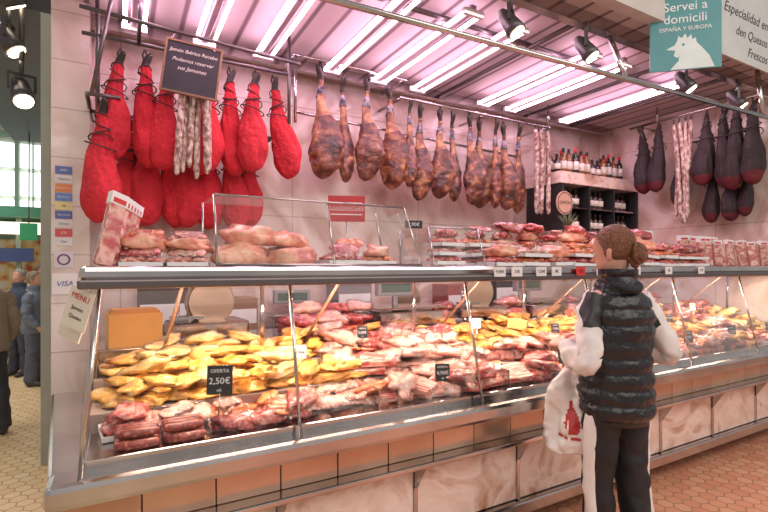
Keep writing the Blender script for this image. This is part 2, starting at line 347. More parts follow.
# ------------------------------------------------ hanging hams
def cured_ham(seed=0,wd=1.0):
    e=empty('cured_ham'); tag(e,'whole cured ham leg, mottled brown rind and dark meat, hanging','cured ham','cured ham legs on the rail')
    bm=B(); tube(bm,[(0,0,.01),(.014,0,-.06),(0,0,-.13)],.006,6); tube(bm,[(0,0,.01),(-.014,0,-.06),(0,0,-.13)],.006,6); fin('rope',bm,ROPE,e)
    bm=B(); tube(bm,[(-.024,-.038,-.04),(-.010,-.016,-.085),(0,0,-.13),(0,0,-.17)],[(.012,.010),(.023,.019),(.018,.017),(.018,.017)],10,k=2); tube(bm,[(.014,-.03,-.05),(.004,-.012,-.085),(0,0,-.12)],[(.010,.008),(.014,.012),(.012,.012)],8); fin('hoof',bm,HOOF,e)
    bm=B()
    pts=[(0,0,-.15),(-.004,0,-.22),(-.010,0,-.31),(-.004,0,-.40),(.016,0,-.50),(.024,0,-.61),(.014,0,-.72),(-.006,0,-.82),(-.022,0,-.89),(-.026,0,-.915)]
    rad=[(.018,.017),(.019,.017),(.031,.025),(.046,.034),(.080*wd,.050),(.110*wd,.064),(.115*wd,.066),(.088*wd,.052),(.045,.03),(.01,.01)]
    def fn(q,t,th): 
        s=Vector((seed,seed*2,0))
        return q+Vector((q.x,q.y,0))*(.24*noise.noise(q*7+s)+.14*noise.noise(q*22+s))+Vector((0,-.018*max(0,noise.noise(q*12+s)),0))
    def mf(t,th): return 1 if t>.36 and math.sin(th)<.05+.5*noise.noise(Vector((t*6,th,seed))) else 0
    tube(bm,pts,rad,28,k=6,fn=fn,mfn=mf); fin('body',bm,[HAMSKIN,HAMMEAT],e)
    bm=B(); tube(bm,[(-.002,0,-.20),(-.006,0,-.24),(-.010,0,-.29)],[(.023,.021),(.026,.023),(.033,.027)],12); fin('cloth_band',bm,M('ham_band',[(.4,(.03,.03,.06)),(.6,(.34,.31,.34))],scale=30,rough=.8),e)
    return e
hks=[Kit(cured_ham(i*3.3,w)) for i,w in enumerate((1.0,.88,.94))]
HX=[(1.34,3.0,1.0,-.35),(1.545,2.98,.98,.9),(1.745,2.98,.96,-.2),(1.985,2.98,1.0,-.45),(2.15,2.87,.86,.9),(2.30,2.86,.95,-.3),(2.47,2.84,.90,-.6),(2.64,2.84,.92,.7),(2.80,2.84,.94,-.3),(2.965,2.84,.95,-.4),(3.12,2.84,.95,.6),(3.27,2.84,.96,-.5),(3.42,2.84,.99,.6)]
for i,(x,z,s,rz) in enumerate(HX):
    w=1.14 if i in (0,2,3) else 1.08
    hks[i%3].put((x,3.4+(.06 if i%2 else 0),z),(U(-.05,.05),U(-.06,.06),rz+U(-.15,.15)),(s*w,s*1.02,s*.99))
def hanging(name,clothmat,lowmat,label,group,seed=0,cut=.55):
    e=empty(name); tag(e,label,'wrapped ham',group)
    bm=B(); tube(bm,[(0,0,.012),(.016,0,-.03),(0,0,-.08)],.006,6); tube(bm,[(0,0,.012),(-.016,0,-.03),(0,0,-.08)],.006,6); fin('rope',bm,ROPE,e)
    bm=B(); tube(bm,[(.028,-.034,-.015),(.012,-.014,-.05),(0,0,-.09),(0,0,-.14)],[(.012,.010),(.024,.02),(.026,.023),(.028,.024)],10,k=2); fin('hoof',bm,HOOF,e)
    bm=B()
    pts=[(0,0,-.10),(0,0,-.18),(-.008,0,-.27),(-.004,0,-.36),(.008,0,-.46),(.014,0,-.56),(.006,0,-.65),(-.006,0,-.71),(-.012,0,-.738)]
    rad=[(.032,.028),(.040,.034),(.056,.046),(.078,.060),(.100,.076),(.108,.086),(.095,.078),(.056,.048),(.008,.008)]
    def fn(q,t,th):
        s=Vector((seed,seed*1.7,0))
        fold=abs(noise.noise(Vector((math.cos(th)*2.4,math.sin(th)*2.4,q.z*3))+s))
        return q+Vector((q.x,q.y,0))*(.18*noise.noise(q*8+s)-.24*max(0,.22-fold)*2*(1-.4*t)+.05*math.sin(th*9+q.z*25)*(1-t))
    tube(bm,pts,rad,44,k=7,fn=fn,mfn=lambda t,th:0 if t<cut else 1); fin('cloth_bag',bm,[clothmat,lowmat],e)
    bm=B()
    for j in range(5):
        z=-.12-j*.042; r=.039+j*j*.0018+j*.004
        tube(bm,[(r*math.cos(a*math.pi/6)-.004,r*.85*math.sin(a*math.pi/6),z-.022*math.sin(a*math.pi/6+j*2)) for a in range(13)],.004,6,(0,0,1),cap=False)
    fin('binding_cord',bm,ROPE,e)
    return e
rks=[Kit(hanging('wrapped_ham',REDCLOTH,REDCLOTH,'coral red cloth-wrapped ham bound with dark cord, hanging','red cloth-wrapped hams',i*2.1)) for i in range(3)]
for i,(x,z,s,ry,w) in enumerate([(.0,2.74,.92,.10,.95),(.135,2.79,1.0,-.03,.95),(.27,2.70,.90,.08,1),(.40,2.73,.94,-.1,.95),(.52,2.74,.94,.05,1),(.65,2.79,1.0,-.05,.92),(.81,2.77,.95,.06,1),(.955,2.79,1.0,-.16,.95)]):
    rks[i%3].put((x,3.3+(.05 if i%2 else -.03),z),(U(-.04,.04),ry,U(-.5,.5)),(s*w,s*w,s))
for i,(x,z,s,ry) in enumerate([(-.085,2.42,1.0,.05),(.035,2.41,1.0,-.05),(.165,2.42,.98,.03),(.30,2.40,.96,-.05),(.43,2.40,.96,.05),(.56,2.40,.96,.02),(.70,2.38,.94,-.05),(.85,2.38,.90,.04)]):
    rks[(i+1)%3].put((x,3.52+(.04 if i%2 else 0) if i>0 else 3.22,z),(U(-.04,.04),ry,U(-.5,.5)),(s,s,s))
bks=[Kit(hanging('wrapped_ham',BLKCLOTH,DARKRED,'dark cloth-wrapped ham hanging beside the marble wall','dark cloth-wrapped hams',9+i*2,.72)) for i in range(2)]
for i,(y,z,s) in enumerate([(3.06,2.92,.98),(2.88,2.92,.98),(2.42,2.90,.95),(2.29,2.90,1.02),(2.17,2.92,1.08),(2.05,2.92,1.05),(2.74,2.66,.85),(2.44,2.45,.82),(2.27,2.44,.80),(2.14,2.44,.75)]):
    bks[i%2].put((4.88 if z>2.7 else 5.02,y,z),(U(-.05,.05),U(-.05,.05),U(0,3)),s)
def salami():
    bm=B(); tube(bm,[(0,0,0),(.003,0,-.04)],.003,5,mi=1)
    tube(bm,[(0,0,-.03),(.006,0,-.06),(.012,0,-.25),(.004,0,-.45),(0,0,-.62),(0,0,-.65)],[.006,.019,.021,.021,.019,.005],10,k=4,fn=lambda q,t,th:q+Vector((q.x*.25*noise.noise(q*30),.004*noise.noise(q*25),0)))
    o=fin('salami_stick',bm,[MOULD,ROPE]); tag(o,'thin mottled salami stick hanging from a string','salami','hanging salami sticks'); return o
sk=Kit(salami())
for i in range(5): sk.put((3.60+i*.042,3.36+(.03 if i%2 else 0),2.83),(0,U(-.05,.05),0),(1.15,1.15,1.35))
for i in range(6): sk.put((.33+i*.026,3.10+(.04 if i%2 else 0),2.80),(U(-.06,.02),(.05-.02*i)+U(-.02,.02),0),(.9,.9,1.28-.05*(i%3)))
for i in range(8): sk.put((4.84+(.04 if i%2 else 0),2.54+i*.028,2.90),(U(-.09,.09),0,0),(1.0,1.0,1.62-.06*(i%3)))
def rail(paths,label,name='hanging_rail',r=.012,mat=STEEL):
    bm=B()
    for p in paths: tube(bm,p,r,8,(0.3,.5,.8))
    o=fin(name,bm,mat); tag(o,label,'rail'); return o
rail([[(1.12,3.4,3.01),(2.12,3.4,3.01)],[(1.14,3.4,3.01),(1.14,3.8,3.01)],[(2.1,3.4,3.01),(2.1,3.8,3.01)],[(1.14,3.4,3.01),(1.14,3.4,2.5)],[(1.14,3.45,2.60),(3.7,3.72,2.60)]],'stainless steel tube rail holding cured hams')
rail([[(2.05,3.4,2.85),(3.85,3.4,2.85)],[(2.07,3.4,2.85),(2.07,3.8,2.85)],[(3.0,3.4,2.85),(3.0,3.8,2.85)],[(3.83,3.4,2.85),(3.83,3.8,2.85)],[(3.83,3.4,2.85),(3.83,3.4,3.09)]],'stainless steel tube rail holding cured hams')
rail([[(-.2,3.3,2.81),(1.08,3.3,2.81)],[(-.2,3.12,2.88),(1.08,3.12,2.82)],[(-.12,3.3,2.2),(-.12,3.3,3.09)],[(1.06,3.3,2.45),(1.06,3.3,3.09)],[(-.17,3.22,2.43),(-.17,3.8,2.43)],[(-.17,3.22,2.43),(.0,3.22,2.43)],[(-.17,3.54,2.42),(1.0,3.54,2.40)],[(1.0,3.54,2.40),(1.0,3.8,2.4)],[(-.02,3.1,3.09),(-.14,3.1,2.4)],[(-.17,3.3,2.97),(-.17,3.12,2.88)],[(.1,3.1,3.0),(.1,3.3,2.8)]],'steel frame holding red wrapped hams',mat=DSTEEL)
rail([[(4.88,1.98,2.93),(4.88,3.2,2.93)],[(4.88,2.0,2.93),(5.2,2.0,2.93)],[(4.88,3.1,2.93),(5.2,3.1,2.93)],[(4.88,2.9,2.93),(4.88,2.9,3.09)],[(5.02,2.10,2.67),(5.02,2.80,2.67)],[(5.02,2.35,2.67),(5.02,2.35,2.46)],[(5.02,2.10,2.46),(5.02,2.48,2.46)],[(5.02,2.78,2.67),(5.2,2.78,2.67)]],'steel rail beside the marble wall')
rail([[(.3,2.04,2.66),(5.1,1.84,2.66)],[(.7,2.02,2.66),(.7,2.05,3.0)],[(2.9,1.93,2.66),(2.9,2.05,3.0)],[(4.6,1.86,2.66),(4.6,1.9,3.06)]],'long grey steel tube over the counter','overhead_rail',.018)
rail([[(-.3,2.5,3.05),(5.2,2.5,3.05)],[(2.62,2.04,3.03),(2.62,3.6,3.03)],[(3.78,2.04,3.03),(3.78,3.6,3.03)],[(4.5,2.04,3.03),(4.5,3.6,3.03)]],'dark steel framing tubes under the ceiling','ceiling_frame',.018,DSTEEL)

# ------------------------------------------------ tube lamps
def lamp():
    bm=B(); box(bm,(-.022,-.62,-.05),(.022,.62,0)); o=fin('tube_lamp',bm,M('lamp_housing',(.40,.30,.33),rough=.4),bevel=.006)
    tag(o,'double fluorescent tube lamp glowing pink on the slatted ceiling','ceiling lamp','pink fluorescent lamps')
    for s in (-.055,.055):
        bm=B(); tube(bm,[(s,-.6,-.05),(s,.6,-.05)],.012,10,(0,0,1)); fin('tube',bm,TUBE,o)
    for y in (-.61,.61):
        bm=B(); box(bm,(-.075,y-.012,-.068),(.075,y+.012,-.03)); fin('end_cap',bm,WHITE,o)
    return o
lk=Kit(lamp())
for x in (.08,.51,.92,1.46,1.89,2.28,3.03,3.38,4.15): lk.put((x,2.87,3.03))
def spot():
    e=empty('spot_lamp'); tag(e,'dark cylindrical spot lamp hanging from the front steel beam','spot lamp','spot lamps on the beam')
    SM=M('spot_metal',(.09,.08,.085),rough=.35,metal=.5)
    bm=B(); tube(bm,[(0,0,0),(0,0,-.07)],.01,8); box(bm,(-.05,-.008,-.08),(.05,.008,-.07)); box(bm,(-.055,-.008,-.15),(-.047,.008,-.07)); box(bm,(.047,-.008,-.15),(.055,.008,-.07)); fin('bracket',bm,SM,e)
    bm=B(); tube(bm,[(0,.05,-.08),(0,.03,-.11),(0,-.01,-.17),(0,-.03,-.20)],[.02,.036,.045,.047],14,(1,0,0)); fin('lamp_housing',bm,SM,e)
    bm=B(); tube(bm,[(0,-.031,-.202),(0,-.034,-.206)],[.038,.036],14,(1,0,0)); fin('lens',bm,BULB,e)
    return e
spk=Kit(spot())
for x in (1.95,2.6,3.73,4.5): spk.put((x,2.0,2.99),(0,0,.6),1.15)
for i,(x,y,z) in enumerate(((-.66,4.5,3.02),(-.74,4.5,3.4),(-.72,4.4,3.72))): spk.put((x,y,z),(0,0,.4+i),1.7,'dark metal spot lamp hanging over the passage')
bm=B(); tube(bm,[(-.66,4.5,3.0),(-.66,4.55,4.2)],.02,8); tube(bm,[(-.66,4.5,3.42),(-.75,4.5,3.42)],.012,8); tube(bm,[(-.66,4.5,3.74),(-.73,4.4,3.74)],.012,8)
tag(fin('lamp_pole',bm,DSTEEL),'dark steel pole carrying spot lamps over the passage','pole')

# ------------------------------------------------ food kits
def lump(name,r,mat,seed,amp,label,cat,group,film=False):
    bm=B(); vs=ball(bm,(0,0,0),r,0,3,amp,seed,1.5)
    for v in vs:
        if v.co.z<-r[2]*.6: v.co.z=-r[2]*.6
        v.co.z+=r[2]*.6
    o=fin(name,bm,mat); tag(o,label,cat,group)
    if film:
        bm=B(); vs=ball(bm,(0,0,0),(r[0]*1.1,r[1]*1.1,r[2]*1.12),0,3,amp*1.1,seed,1.5)
        for v in vs:
            v.co+=v.co.normalized()*.006*noise.noise(v.co*60); v.co.z=max(v.co.z,-r[2]*.6)+r[2]*.6
        fin('plastic_wrap',bm,FILM,o)
    return o
KY=[Kit(lump('marinated_pork_piece',(U(.075,.11),U(.045,.055),U(.026,.034)),YEL,i,.6,'glossy yellow-orange marinated pork piece in the glass counter','marinated meat','marinated meat in the counter')) for i in range(4)]
KF=[Kit(lump('poultry_piece',(U(.10,.125),U(.036,.045),U(.028,.036)),POUL,i+30,.5,'long pale yellow poultry piece in clear plastic wrap','poultry','poultry pieces in the counter',True)) for i in range(3)]
KO=[Kit(lump('chorizo_piece',(U(.06,.09),U(.035,.05),U(.022,.03)),ORG,i+5,.5,'orange-red paprika sausage piece in the glass counter','sausage','paprika sausage pieces')) for i in range(3)]
KR=[Kit(lump('ham_piece',(U(.09,.12),U(.06,.08),U(.032,.042)),REDM,i+9,.6,'deep red cured ham piece in shiny plastic wrap','ham piece','wrapped ham pieces',i%2==0)) for i in range(4)]
KP=[Kit(lump('pork_piece',(U(.08,.12),U(.055,.075),U(.03,.042)),PINKM,i+14,.6,'pale pink pork piece in shiny plastic wrap','pork piece','wrapped pork pieces',True)) for i in range(3)]
KH=[Kit(lump('ham_piece',(.13,.085,.055),HAMPINK,i+44,.45,'large orange-pink cured ham piece on the steel shelf','ham piece','ham pieces on the shelf')) for i in range(3)]
def pack(name,mat,w,d,h,label,cat,group):
    bm=B(); box(bm,(-w/2,-d/2,0),(w/2,d/2,h)); bmesh.ops.subdivide_edges(bm,edges=bm.edges[:],cuts=3,use_grid_fill=True)
    for v in bm.verts:
        n=noise.noise(v.co*25); v.co+=Vector((n*.012,noise.noise(v.co*20+Vector((5,0,0)))*.012,n*.012*(v.co.z>0.001)))
    o=fin(name,bm,mat,bevel=.004,smooth_sub=1); tag(o,label,cat,group); return o
KB=Kit(pack('bacon_slab',STREAK,.2,.11,.03,'streaky pink and white bacon slab lying flat','bacon','bacon slabs'))
def vac(mat,seed,label,nm='vacuum_pack',w=.17,d=.12):
    bm=B(); n=6
    for i in range(n):
        t=i/(n-1); ball(bm,(-w*.30+w*.6*t,.004*math.sin(i*3+seed),.008+.003*(i%2)),(w*.17,d*.36,.009),0,2,.3,seed+i)
    o=fin(nm,bm,mat); tag(o,label,'packaged meat','vacuum packed sliced meat')
    bm=B(); g=12; V=[]
    for i in range(g+1):
        r=[]
        for j in range(g+1):
            u=i/g*2-1; v=j/g*2-1
            h=max(0,(1-(abs(u)/.86)**5))*max(0,(1-(abs(v)/.84)**5))
            r.append(bm.verts.new((u*w/2,v*d/2,.002+.019*h+.005*noise.noise(Vector((u*6,v*6,seed)))*(1 if h>0 else 1.2))))
        V.append(r)
    for i in range(g):
        for j in range(g):
            f=bm.faces.new((V[i][j],V[i+1][j],V[i+1][j+1],V[i][j+1])); f.smooth=True
    fin('plastic_film',bm,FILM,o)
    return o
KV=[Kit(vac(m,i*5,l)) for i,(m,l) in enumerate(((SLICE,'clear vacuum pack of dark red sliced ham'),(SLICEO,'clear vacuum pack of orange-red sliced chorizo'),(PINKM,'clear vacuum pack of pale pink cold cuts'),(STREAK,'clear vacuum pack of streaky bacon slices')))]
KVY=[Kit(vac(m,i*5+50,l)) for i,(m,l) in enumerate(((YEL,'clear pack of yellow marinated fillets'),(POUL,'clear pack of pale yellow poultry slices')))]
def sausage():
    bm=B(); tube(bm,[(-.075,.012,.018),(-.068,.010,.018),(-.03,0,.018),(.03,0,.018),(.068,.010,.018),(.075,.012,.018)],[.004,.015,.018,.018,.015,.004],10,(0,0,1),k=2)
    o=fin('sausage',bm,SAUS); tag(o,'dark red fresh sausage link lying in a row','sausage','sausage links'); return o
KS=Kit(sausage())
def morta():
    bm=B(); tube(bm,[(0,0,0),(0,0,.005),(0,0,.075),(0,0,.08)],[.06,.066,.066,.060],20,mi=0); 
    for f in bm.faces:
        if len(f.verts)>4: f.material_index=1
    o=fin('mortadella_end',bm,[M('casing',(.55,.12,.08),rough=.3,coat=.6),PINKM]); tag(o,'thick round mortadella end with pink cut face','cold cut','round cold cuts'); return o
KM=Kit(morta())
def cheese():
    bm=B(); prism(bm,[(0,0),(.12,-.05),(.13,0),(.12,.05)],0,.07)
    o=fin('cheese_wedge',bm,CHEESE,bevel=.004); tag(o,'yellow cheese wedge in the counter','cheese','cheese wedges'); return o
KC=Kit(cheese())
def tray(slmat,label,n=7):
    bm=B(); box(bm,(-.11,-.08,0),(.11,.08,.006)); 
    for a,b in (((-.115,-.085,.0),(-.108,.085,.022)),((.108,-.085,.0),(.115,.085,.022)),((-.115,-.085,0),(.115,-.078,.022)),((-.115,.078,0),(.115,.085,.022))): box(bm,a,b)
    o=fin('meat_tray',bm,WHITE); tag(o,label,'tray of sliced meat','sliced meat trays')
    bm=B()
    for i in range(n):
        ball(bm,(-.075+.15*i/(n-1),U(-.01,.01),.026+.010*(i%2)),(.036,.066,.020),0,3,.45,i)
    fin('slices',bm,slmat,o)
    bm=B(); ball(bm,(0,0,.02),(.108,.080,.045),0,3,.3,3); 
    fin('plastic_wrap',bm,FILM,o)
    return o
KT1=Kit(tray(SLICE,'white tray of dark red sliced ham under shiny film'))
KT2=Kit(tray(SLICEO,'orange-red sliced sausage on a white tray under film'))
KT3=Kit(tray(PINKM,'white tray of pale pink sliced meat under film'))
KT4=Kit(tray(YEL,'white tray of yellow marinated meat under film'))
def zone(x,row):
    if x<.95: return KF*2+KY*3+KVY[:1] if row>=2 else ([KT1,KT2]+KR[:2]+[KB]+KV+KO if x<.5 else KR[:2]+[KB,KT3]+KP+KV+KO)
    if x<1.7: return KP*2+KR+KV+[KM,KT3]+([KB]*2 if row<3 else KY[:1])
    if x<2.8: return (KY*3+KF+KVY+[KC,KT4]) if row>=3 else KR[:2]+KP+KV+KO+[KT1,KT2,KT3,KB]
    if x<3.9: return (KO+KY+KF+[KT4]) if row>=2 else KVY+KO+KP+KV+[KT2]
    return KO+KR+KY+KF+KP+KV+KVY+[KT1,KT4]
FLAT=set(map(id,KV+KVY+[KB])); TR=set(map(id,(KT1,KT2,KT3,KT4)))
rows=[(1.865,.81),(1.985,.81),(2.11,.88),(2.24,.88),(2.37,.95),(2.50,.95)]
for ri,(y,z) in enumerate(rows):
    x=-.02+U(0,.03); run=0; k=None; rz=0
    while x<5.02:
        if ri<1 and (x<.32 or 2.62<x<2.95): x+=.10; continue
        if run<=0: k=random.choice(zone(x,ri)); run=random.choice((1,2,2,3)); rz=U(-.9,.6)
        run-=1
        if k not in zone(x,ri): k=random.choice(zone(x,ri))
        fl=id(k) in FLAT; tr=id(k) in TR
        if tr:
            k.put((x+.04,y,z+.01),(U(.05,.22),U(-.05,.05),U(-.12,.12)),U(.74,.82)); x+=.165
            if R()<.6: random.choice(KV+KR[:1]+KO).put((x-.13,y,z+.06),(.2,0,U(-1,1)),.75)
            continue
        k.put((x,y+U(-.012,.012),z+(.035 if fl else -.002)),((U(.35,.7) if fl else U(-.1,.1)),U(-.1,.1),U(-.3,.3) if fl else rz+U(-.25,.25)),U(.9,1.05))
        if R()<(.92 if ri>=2 else .7):
            k2=k if R()<.5 else random.choice([q for q in zone(x,ri) if id(q) not in TR]); fl=id(k2) in FLAT
            k2.put((x+U(.02,.07),y+U(-.02,.02),z+U(.045,.065)),(U(.1,.5) if fl else U(-.3,.3),U(-.25,.25),U(-1.2,1.2)),U(.8,1.0))
        if ri in (3,5) and R()<.5:
            k2=random.choice([q for q in zone(x,ri) if id(q) not in TR]); k2.put((x+U(-.02,.04),y,z+.10),(U(-.3,.3),U(-.3,.3),U(-1.4,1.4)),U(.75,.95))
        x+=U(.09,.125)
for x0 in (.0,.15,2.68,2.83):
    for i in range(4): KS.put((x0+.05,1.80+i*.034,.81),(0,0,U(-.08,.08)),.93)
    for i in range(3): KS.put((x0+.05,1.82+i*.034,.842),(0,0,U(-.1,.1)),.9)
for x in (.97,1.72,2.84,3.92):
    bm=B(); prism(bm,[(x,1.78),(x+.006,1.78),(x+.006,2.58),(x,2.58)],.80,.90); fin('divider',bm,STEEL,dc,world=True)
# ---------- top shelf goods (shelf top z=1.43)
Z=1.43
for i,x in enumerate((.07,.23,.08,.24)):
    KT3.put((x+.0,2.0 if i<2 else 2.2,Z),(0,0,U(-.1,.1)),.68,None)
    KV[2 if i%2 else 0].put((x,2.0 if i<2 else 2.2,Z+.045),(.35,0,U(-.3,.3)),.9)
    KH[i%3].put((x+.01,2.05 if i<2 else 2.22,Z+.065),(U(-.2,.2),.1,U(-.4,.4)),.66)
    KV[3 if i%2 else 1].put((x+.02,2.06 if i<2 else 2.22,Z+.12),(.45,0,U(-.3,.3)),.8)
gc=empty('glass_case',(.8,2.1,Z)); tag(gc,'low glass case with slanted front standing on the steel shelf','glass case')
def quad(name,pts,mat,parent):
    bm=B(); bm.faces.new([bm.verts.new(p) for p in pts]); return fin(name,bm,mat,parent,world=True)
x0,x1=.33,1.29
quad('front_glass',[(x0,1.93,Z+.005),(x1,1.93,Z+.005),(x1-.06,2.0,Z+.29),(x0,2.0,Z+.29)],GLASS2,gc)
quad('top_glass',[(x0,2.0,Z+.29),(x1-.06,2.0,Z+.29),(x1-.06,2.3,Z+.29),(x0,2.3,Z+.29)],GLASS2,gc)
quad('side_glass',[(x0,1.93,Z+.005),(x0,2.3,Z+.005),(x0,2.3,Z+.29),(x0,2.0,Z+.29)],GLASS2,gc)
quad('side_glass',[(x1,1.93,Z+.005),(x1,2.3,Z+.005),(x1-.06,2.3,Z+.29),(x1-.06,2.0,Z+.29)],GLASS2,gc)
for seg in ([(x0,1.93,Z),(x0,2.0,Z+.29)],[(x1,1.93,Z),(x1-.06,2.0,Z+.29)],[(x0,2.0,Z+.29),(x1-.06,2.0,Z+.29)],[(x0,1.93,Z+.006),(x1,1.93,Z+.006)],[(.83,1.93,Z),(.82,2.0,Z+.29)],[(x0,2.3,Z),(x0,2.3,Z+.29)],[(x1,2.3,Z),(x1-.06,2.3,Z+.29)]):
    bm=B(); tube(bm,seg,.005,6,(.3,.5,.8)); fin('frame_bar',bm,STEEL,gc,world=True)
KH[0].put((.46,2.10,Z+.0),(0,0,.2),(.95,1,1.15)); KH[1].put((.68,2.11,Z+.0),(0,0,-.3),(.95,1,1.1)); KH[2].put((.50,2.14,Z+.095),(.05,.05,.1),(1.0,1,1.0)); KH[0].put((.69,2.15,Z+.085),(0,.1,.3),.8)
KT1.put((.93,2.1,Z+.008),(0,0,.1),.9); KT2.put((1.13,2.12,Z+.008),(0,0,-.1),.8); KV[0].put((.95,2.10,Z+.075),(.7,0,.1),1.0); KH[1].put((1.14,2.12,Z+.05),(0,0,.8),.7); KV[1].put((1.02,2.18,Z+.11),(.6,0,-.1),.9)
o=sign('shop_sign',.20,.14,M('sign_red',(.55,.03,.035),rough=.4),[('SANDWICHES',.030,0,.0,WHITE)],(1.07,2.33,Z+.31),(0,0,-.35),'small red plaque reading SANDWICHES standing behind the glass case')
bm=B(); box(bm,(-.085,-.0045,.028),(.085,-.003,.034)); box(bm,(-.085,-.0045,-.034),(.085,-.003,-.028)); fin('rule_mark',bm,WHITE,o)
bm=B(); tube(bm,[(0,.006,-.06),(0,.006,-.31)],.004,6); fin('stake',bm,STEEL,o)
gc2=empty('glass_case',(1.5,2.1,Z)); tag(gc2,'small upright glass case with sliced meat beside stacked trays','glass case')
for nm,p in (('front_glass',[(1.38,1.95,Z+.005),(1.72,1.95,Z+.005),(1.70,2.0,Z+.2),(1.38,2.0,Z+.2)]),('side_glass',[(1.38,1.95,Z+.005),(1.38,2.28,Z+.005),(1.38,2.28,Z+.2),(1.38,2.0,Z+.2)]),('top_glass',[(1.38,2.0,Z+.2),(1.70,2.0,Z+.2),(1.70,2.28,Z+.2),(1.38,2.28,Z+.2)])): quad(nm,p,GLASS2,gc2)
for seg in ([(1.38,1.95,Z),(1.38,2.0,Z+.2)],[(1.72,1.95,Z),(1.70,2.0,Z+.2)],[(1.38,2.0,Z+.2),(1.70,2.0,Z+.2)],[(1.38,2.28,Z),(1.38,2.28,Z+.2)]):
    bm=B(); tube(bm,seg,.005,6,(.3,.5,.8)); fin('frame_bar',bm,STEEL,gc2,world=True)
for i in range(3): (KT1,KT3,KT1)[i].put((1.55,2.1,Z+.008+i*.05),(0,0,.1*i),.85)
KR[0].put((1.55,2.08,Z+.16),(0,0,.4),.7)
sign('price_sign',.10,.045,BLACK,[('9,90€',.03,0,0,WHITE)],(1.45,2.25,Z+.235),(0,0,-.3),'small black price sign over the sliced meat')
x=1.84
while x<3.5:
    for y in (1.97,2.19):
        h=random.choice((3,3,3)) if y>2.1 else random.choice((1,2,2))
        for j in range(h): random.choice((KT1,KT3,KT2)).put((x+U(-.01,.01),y,Z+j*.055),(U(-.06,.06),U(-.06,.06),U(-.2,.2)),.92)
        random.choice(KR+KO+KH).put((x,y,Z+h*.055),(U(-.1,.1),0,U(-1,1)),U(.7,.8))
        if y>2.1: random.choice(KV+KR).put((x+.05,y,Z+h*.055+.05),(U(0,.5),.1,U(-1,1)),.9)
    x+=.215
for x in (3.62,3.82):
    for y in (2.0,2.2):
        for j in range(2): KT1.put((x,y,Z+j*.05),(0,0,U(-.1,.1)),.85)
        KR[2].put((x,y,Z+.1),(0,0,U(-1,1)),.85)
def upack():
    bm=B(); box(bm,(-.045,-.012,0),(.045,.012,.22)); o=fin('meat_pack',bm,STREAK,bevel=.008); tag(o,'upright clear pack of red cured meat strips on the shelf','packaged meat','upright meat packs')
    bm=B(); box(bm,(-.047,-.0135,.185),(.047,.0135,.222)); fin('pack_label',bm,WHITE,o)
    bm=B(); box(bm,(-.035,-.0145,.19),(.035,-.013,.205)); fin('label_band',bm,RED,o)
    return o
uk=Kit(upack())
for i in range(11): uk.put((4.05+i*.098,2.02+.02*(i%2),Z),(-.12,U(-.15,.15),U(-.25,.25)),U(.95,1.08))
for i in range(5): uk.put((4.1+i*.11,2.2,Z),(-.08,U(-.1,.1),U(-.15,.15)),1.15)
for i in range(3): uk.put((3.55+i*.1,2.30,Z),(-.08,0,U(-.15,.15)),1.3)
for i in range(6): uk.put((-.055+i*.012,1.92+i*.065,Z),(-.12,.3,.55),(.7,1,1.25),'upright clear pack of sausage sticks at the shelf end')
for i,(x,y,z) in enumerate(((-.125,1.90,1.285),(-.14,2.01,1.26),(-.155,2.12,1.22))):
    sign('leaflet',.10,.14,CREAM,[('MENU',.028,0,.04,RED),('Jamón',.020,0,0,BLACK),('Queso',.020,0,-.03,BLACK)],(x,y,z),(.0,.35,-.75),'small printed leaflet tilted on the counter end','leaflet')
for x,t in ((1.7,'9,90€'),(1.82,'12€'),(2.0,'7,50€'),(2.12,'8€'),(2.32,'15€'),(2.5,'6,95€'),(2.85,'9€'),(3.2,'5€'),(3.6,'12€')):
    sign('price_tag',.075,.05,WHITE if R()<.75 else RED,[(t,.024,0,0,BLACK)],(x,1.823,1.40),(0,0,0),'small price tag clipped to the steel shelf edge','price tag',th=.004,group='shelf edge price tags')
for i,(x,y,z,t) in enumerate(((.335,1.90,.99,'2,50€'),(1.35,1.84,.92,'4,90€'),(2.2,1.84,.92,'3,50€'),(2.9,1.86,.93,'6,90€'),(3.5,1.86,.93,'5,90€'),(4.1,1.86,.93,'3,20€'),(.75,2.16,1.02,'3,95€'),(1.15,2.30,1.07,'5,50€'),(1.95,2.30,1.07,'4,20€'),(2.5,2.16,1.02,'7,90€'),(3.15,2.3,1.07,'2,90€'),(3.8,2.16,1.02,'6,50€'),(4.4,2.3,1.07,'8,90€'),(4.7,1.86,.93,'4,50€'))):
    w=.95 if i==0 else (.7 if i<6 else .55)
    o=sign('price_card',.10*w,.115*w,BLACK if i<6 or i%2 else WHITE,[('OFERTA',.02*w,0,.035*w,WHITE if i<6 or i%2 else BLACK),(t,.036*w,0,-.005*w,WHITE if i<6 or i%2 else BLACK),('ud.',.018*w,0,-.04*w,WHITE if i<6 or i%2 else BLACK)],(x,y,z),(-.15,0,-.35),'price card with printed figures standing among the meat','price card',th=.004,group='price cards in the counter')
    bm=B(); tube(bm,[(0,0,-.05*w),(0,.0,-.14)],.003,6,(1,0,0)); fin('stake',bm,STEEL,o)

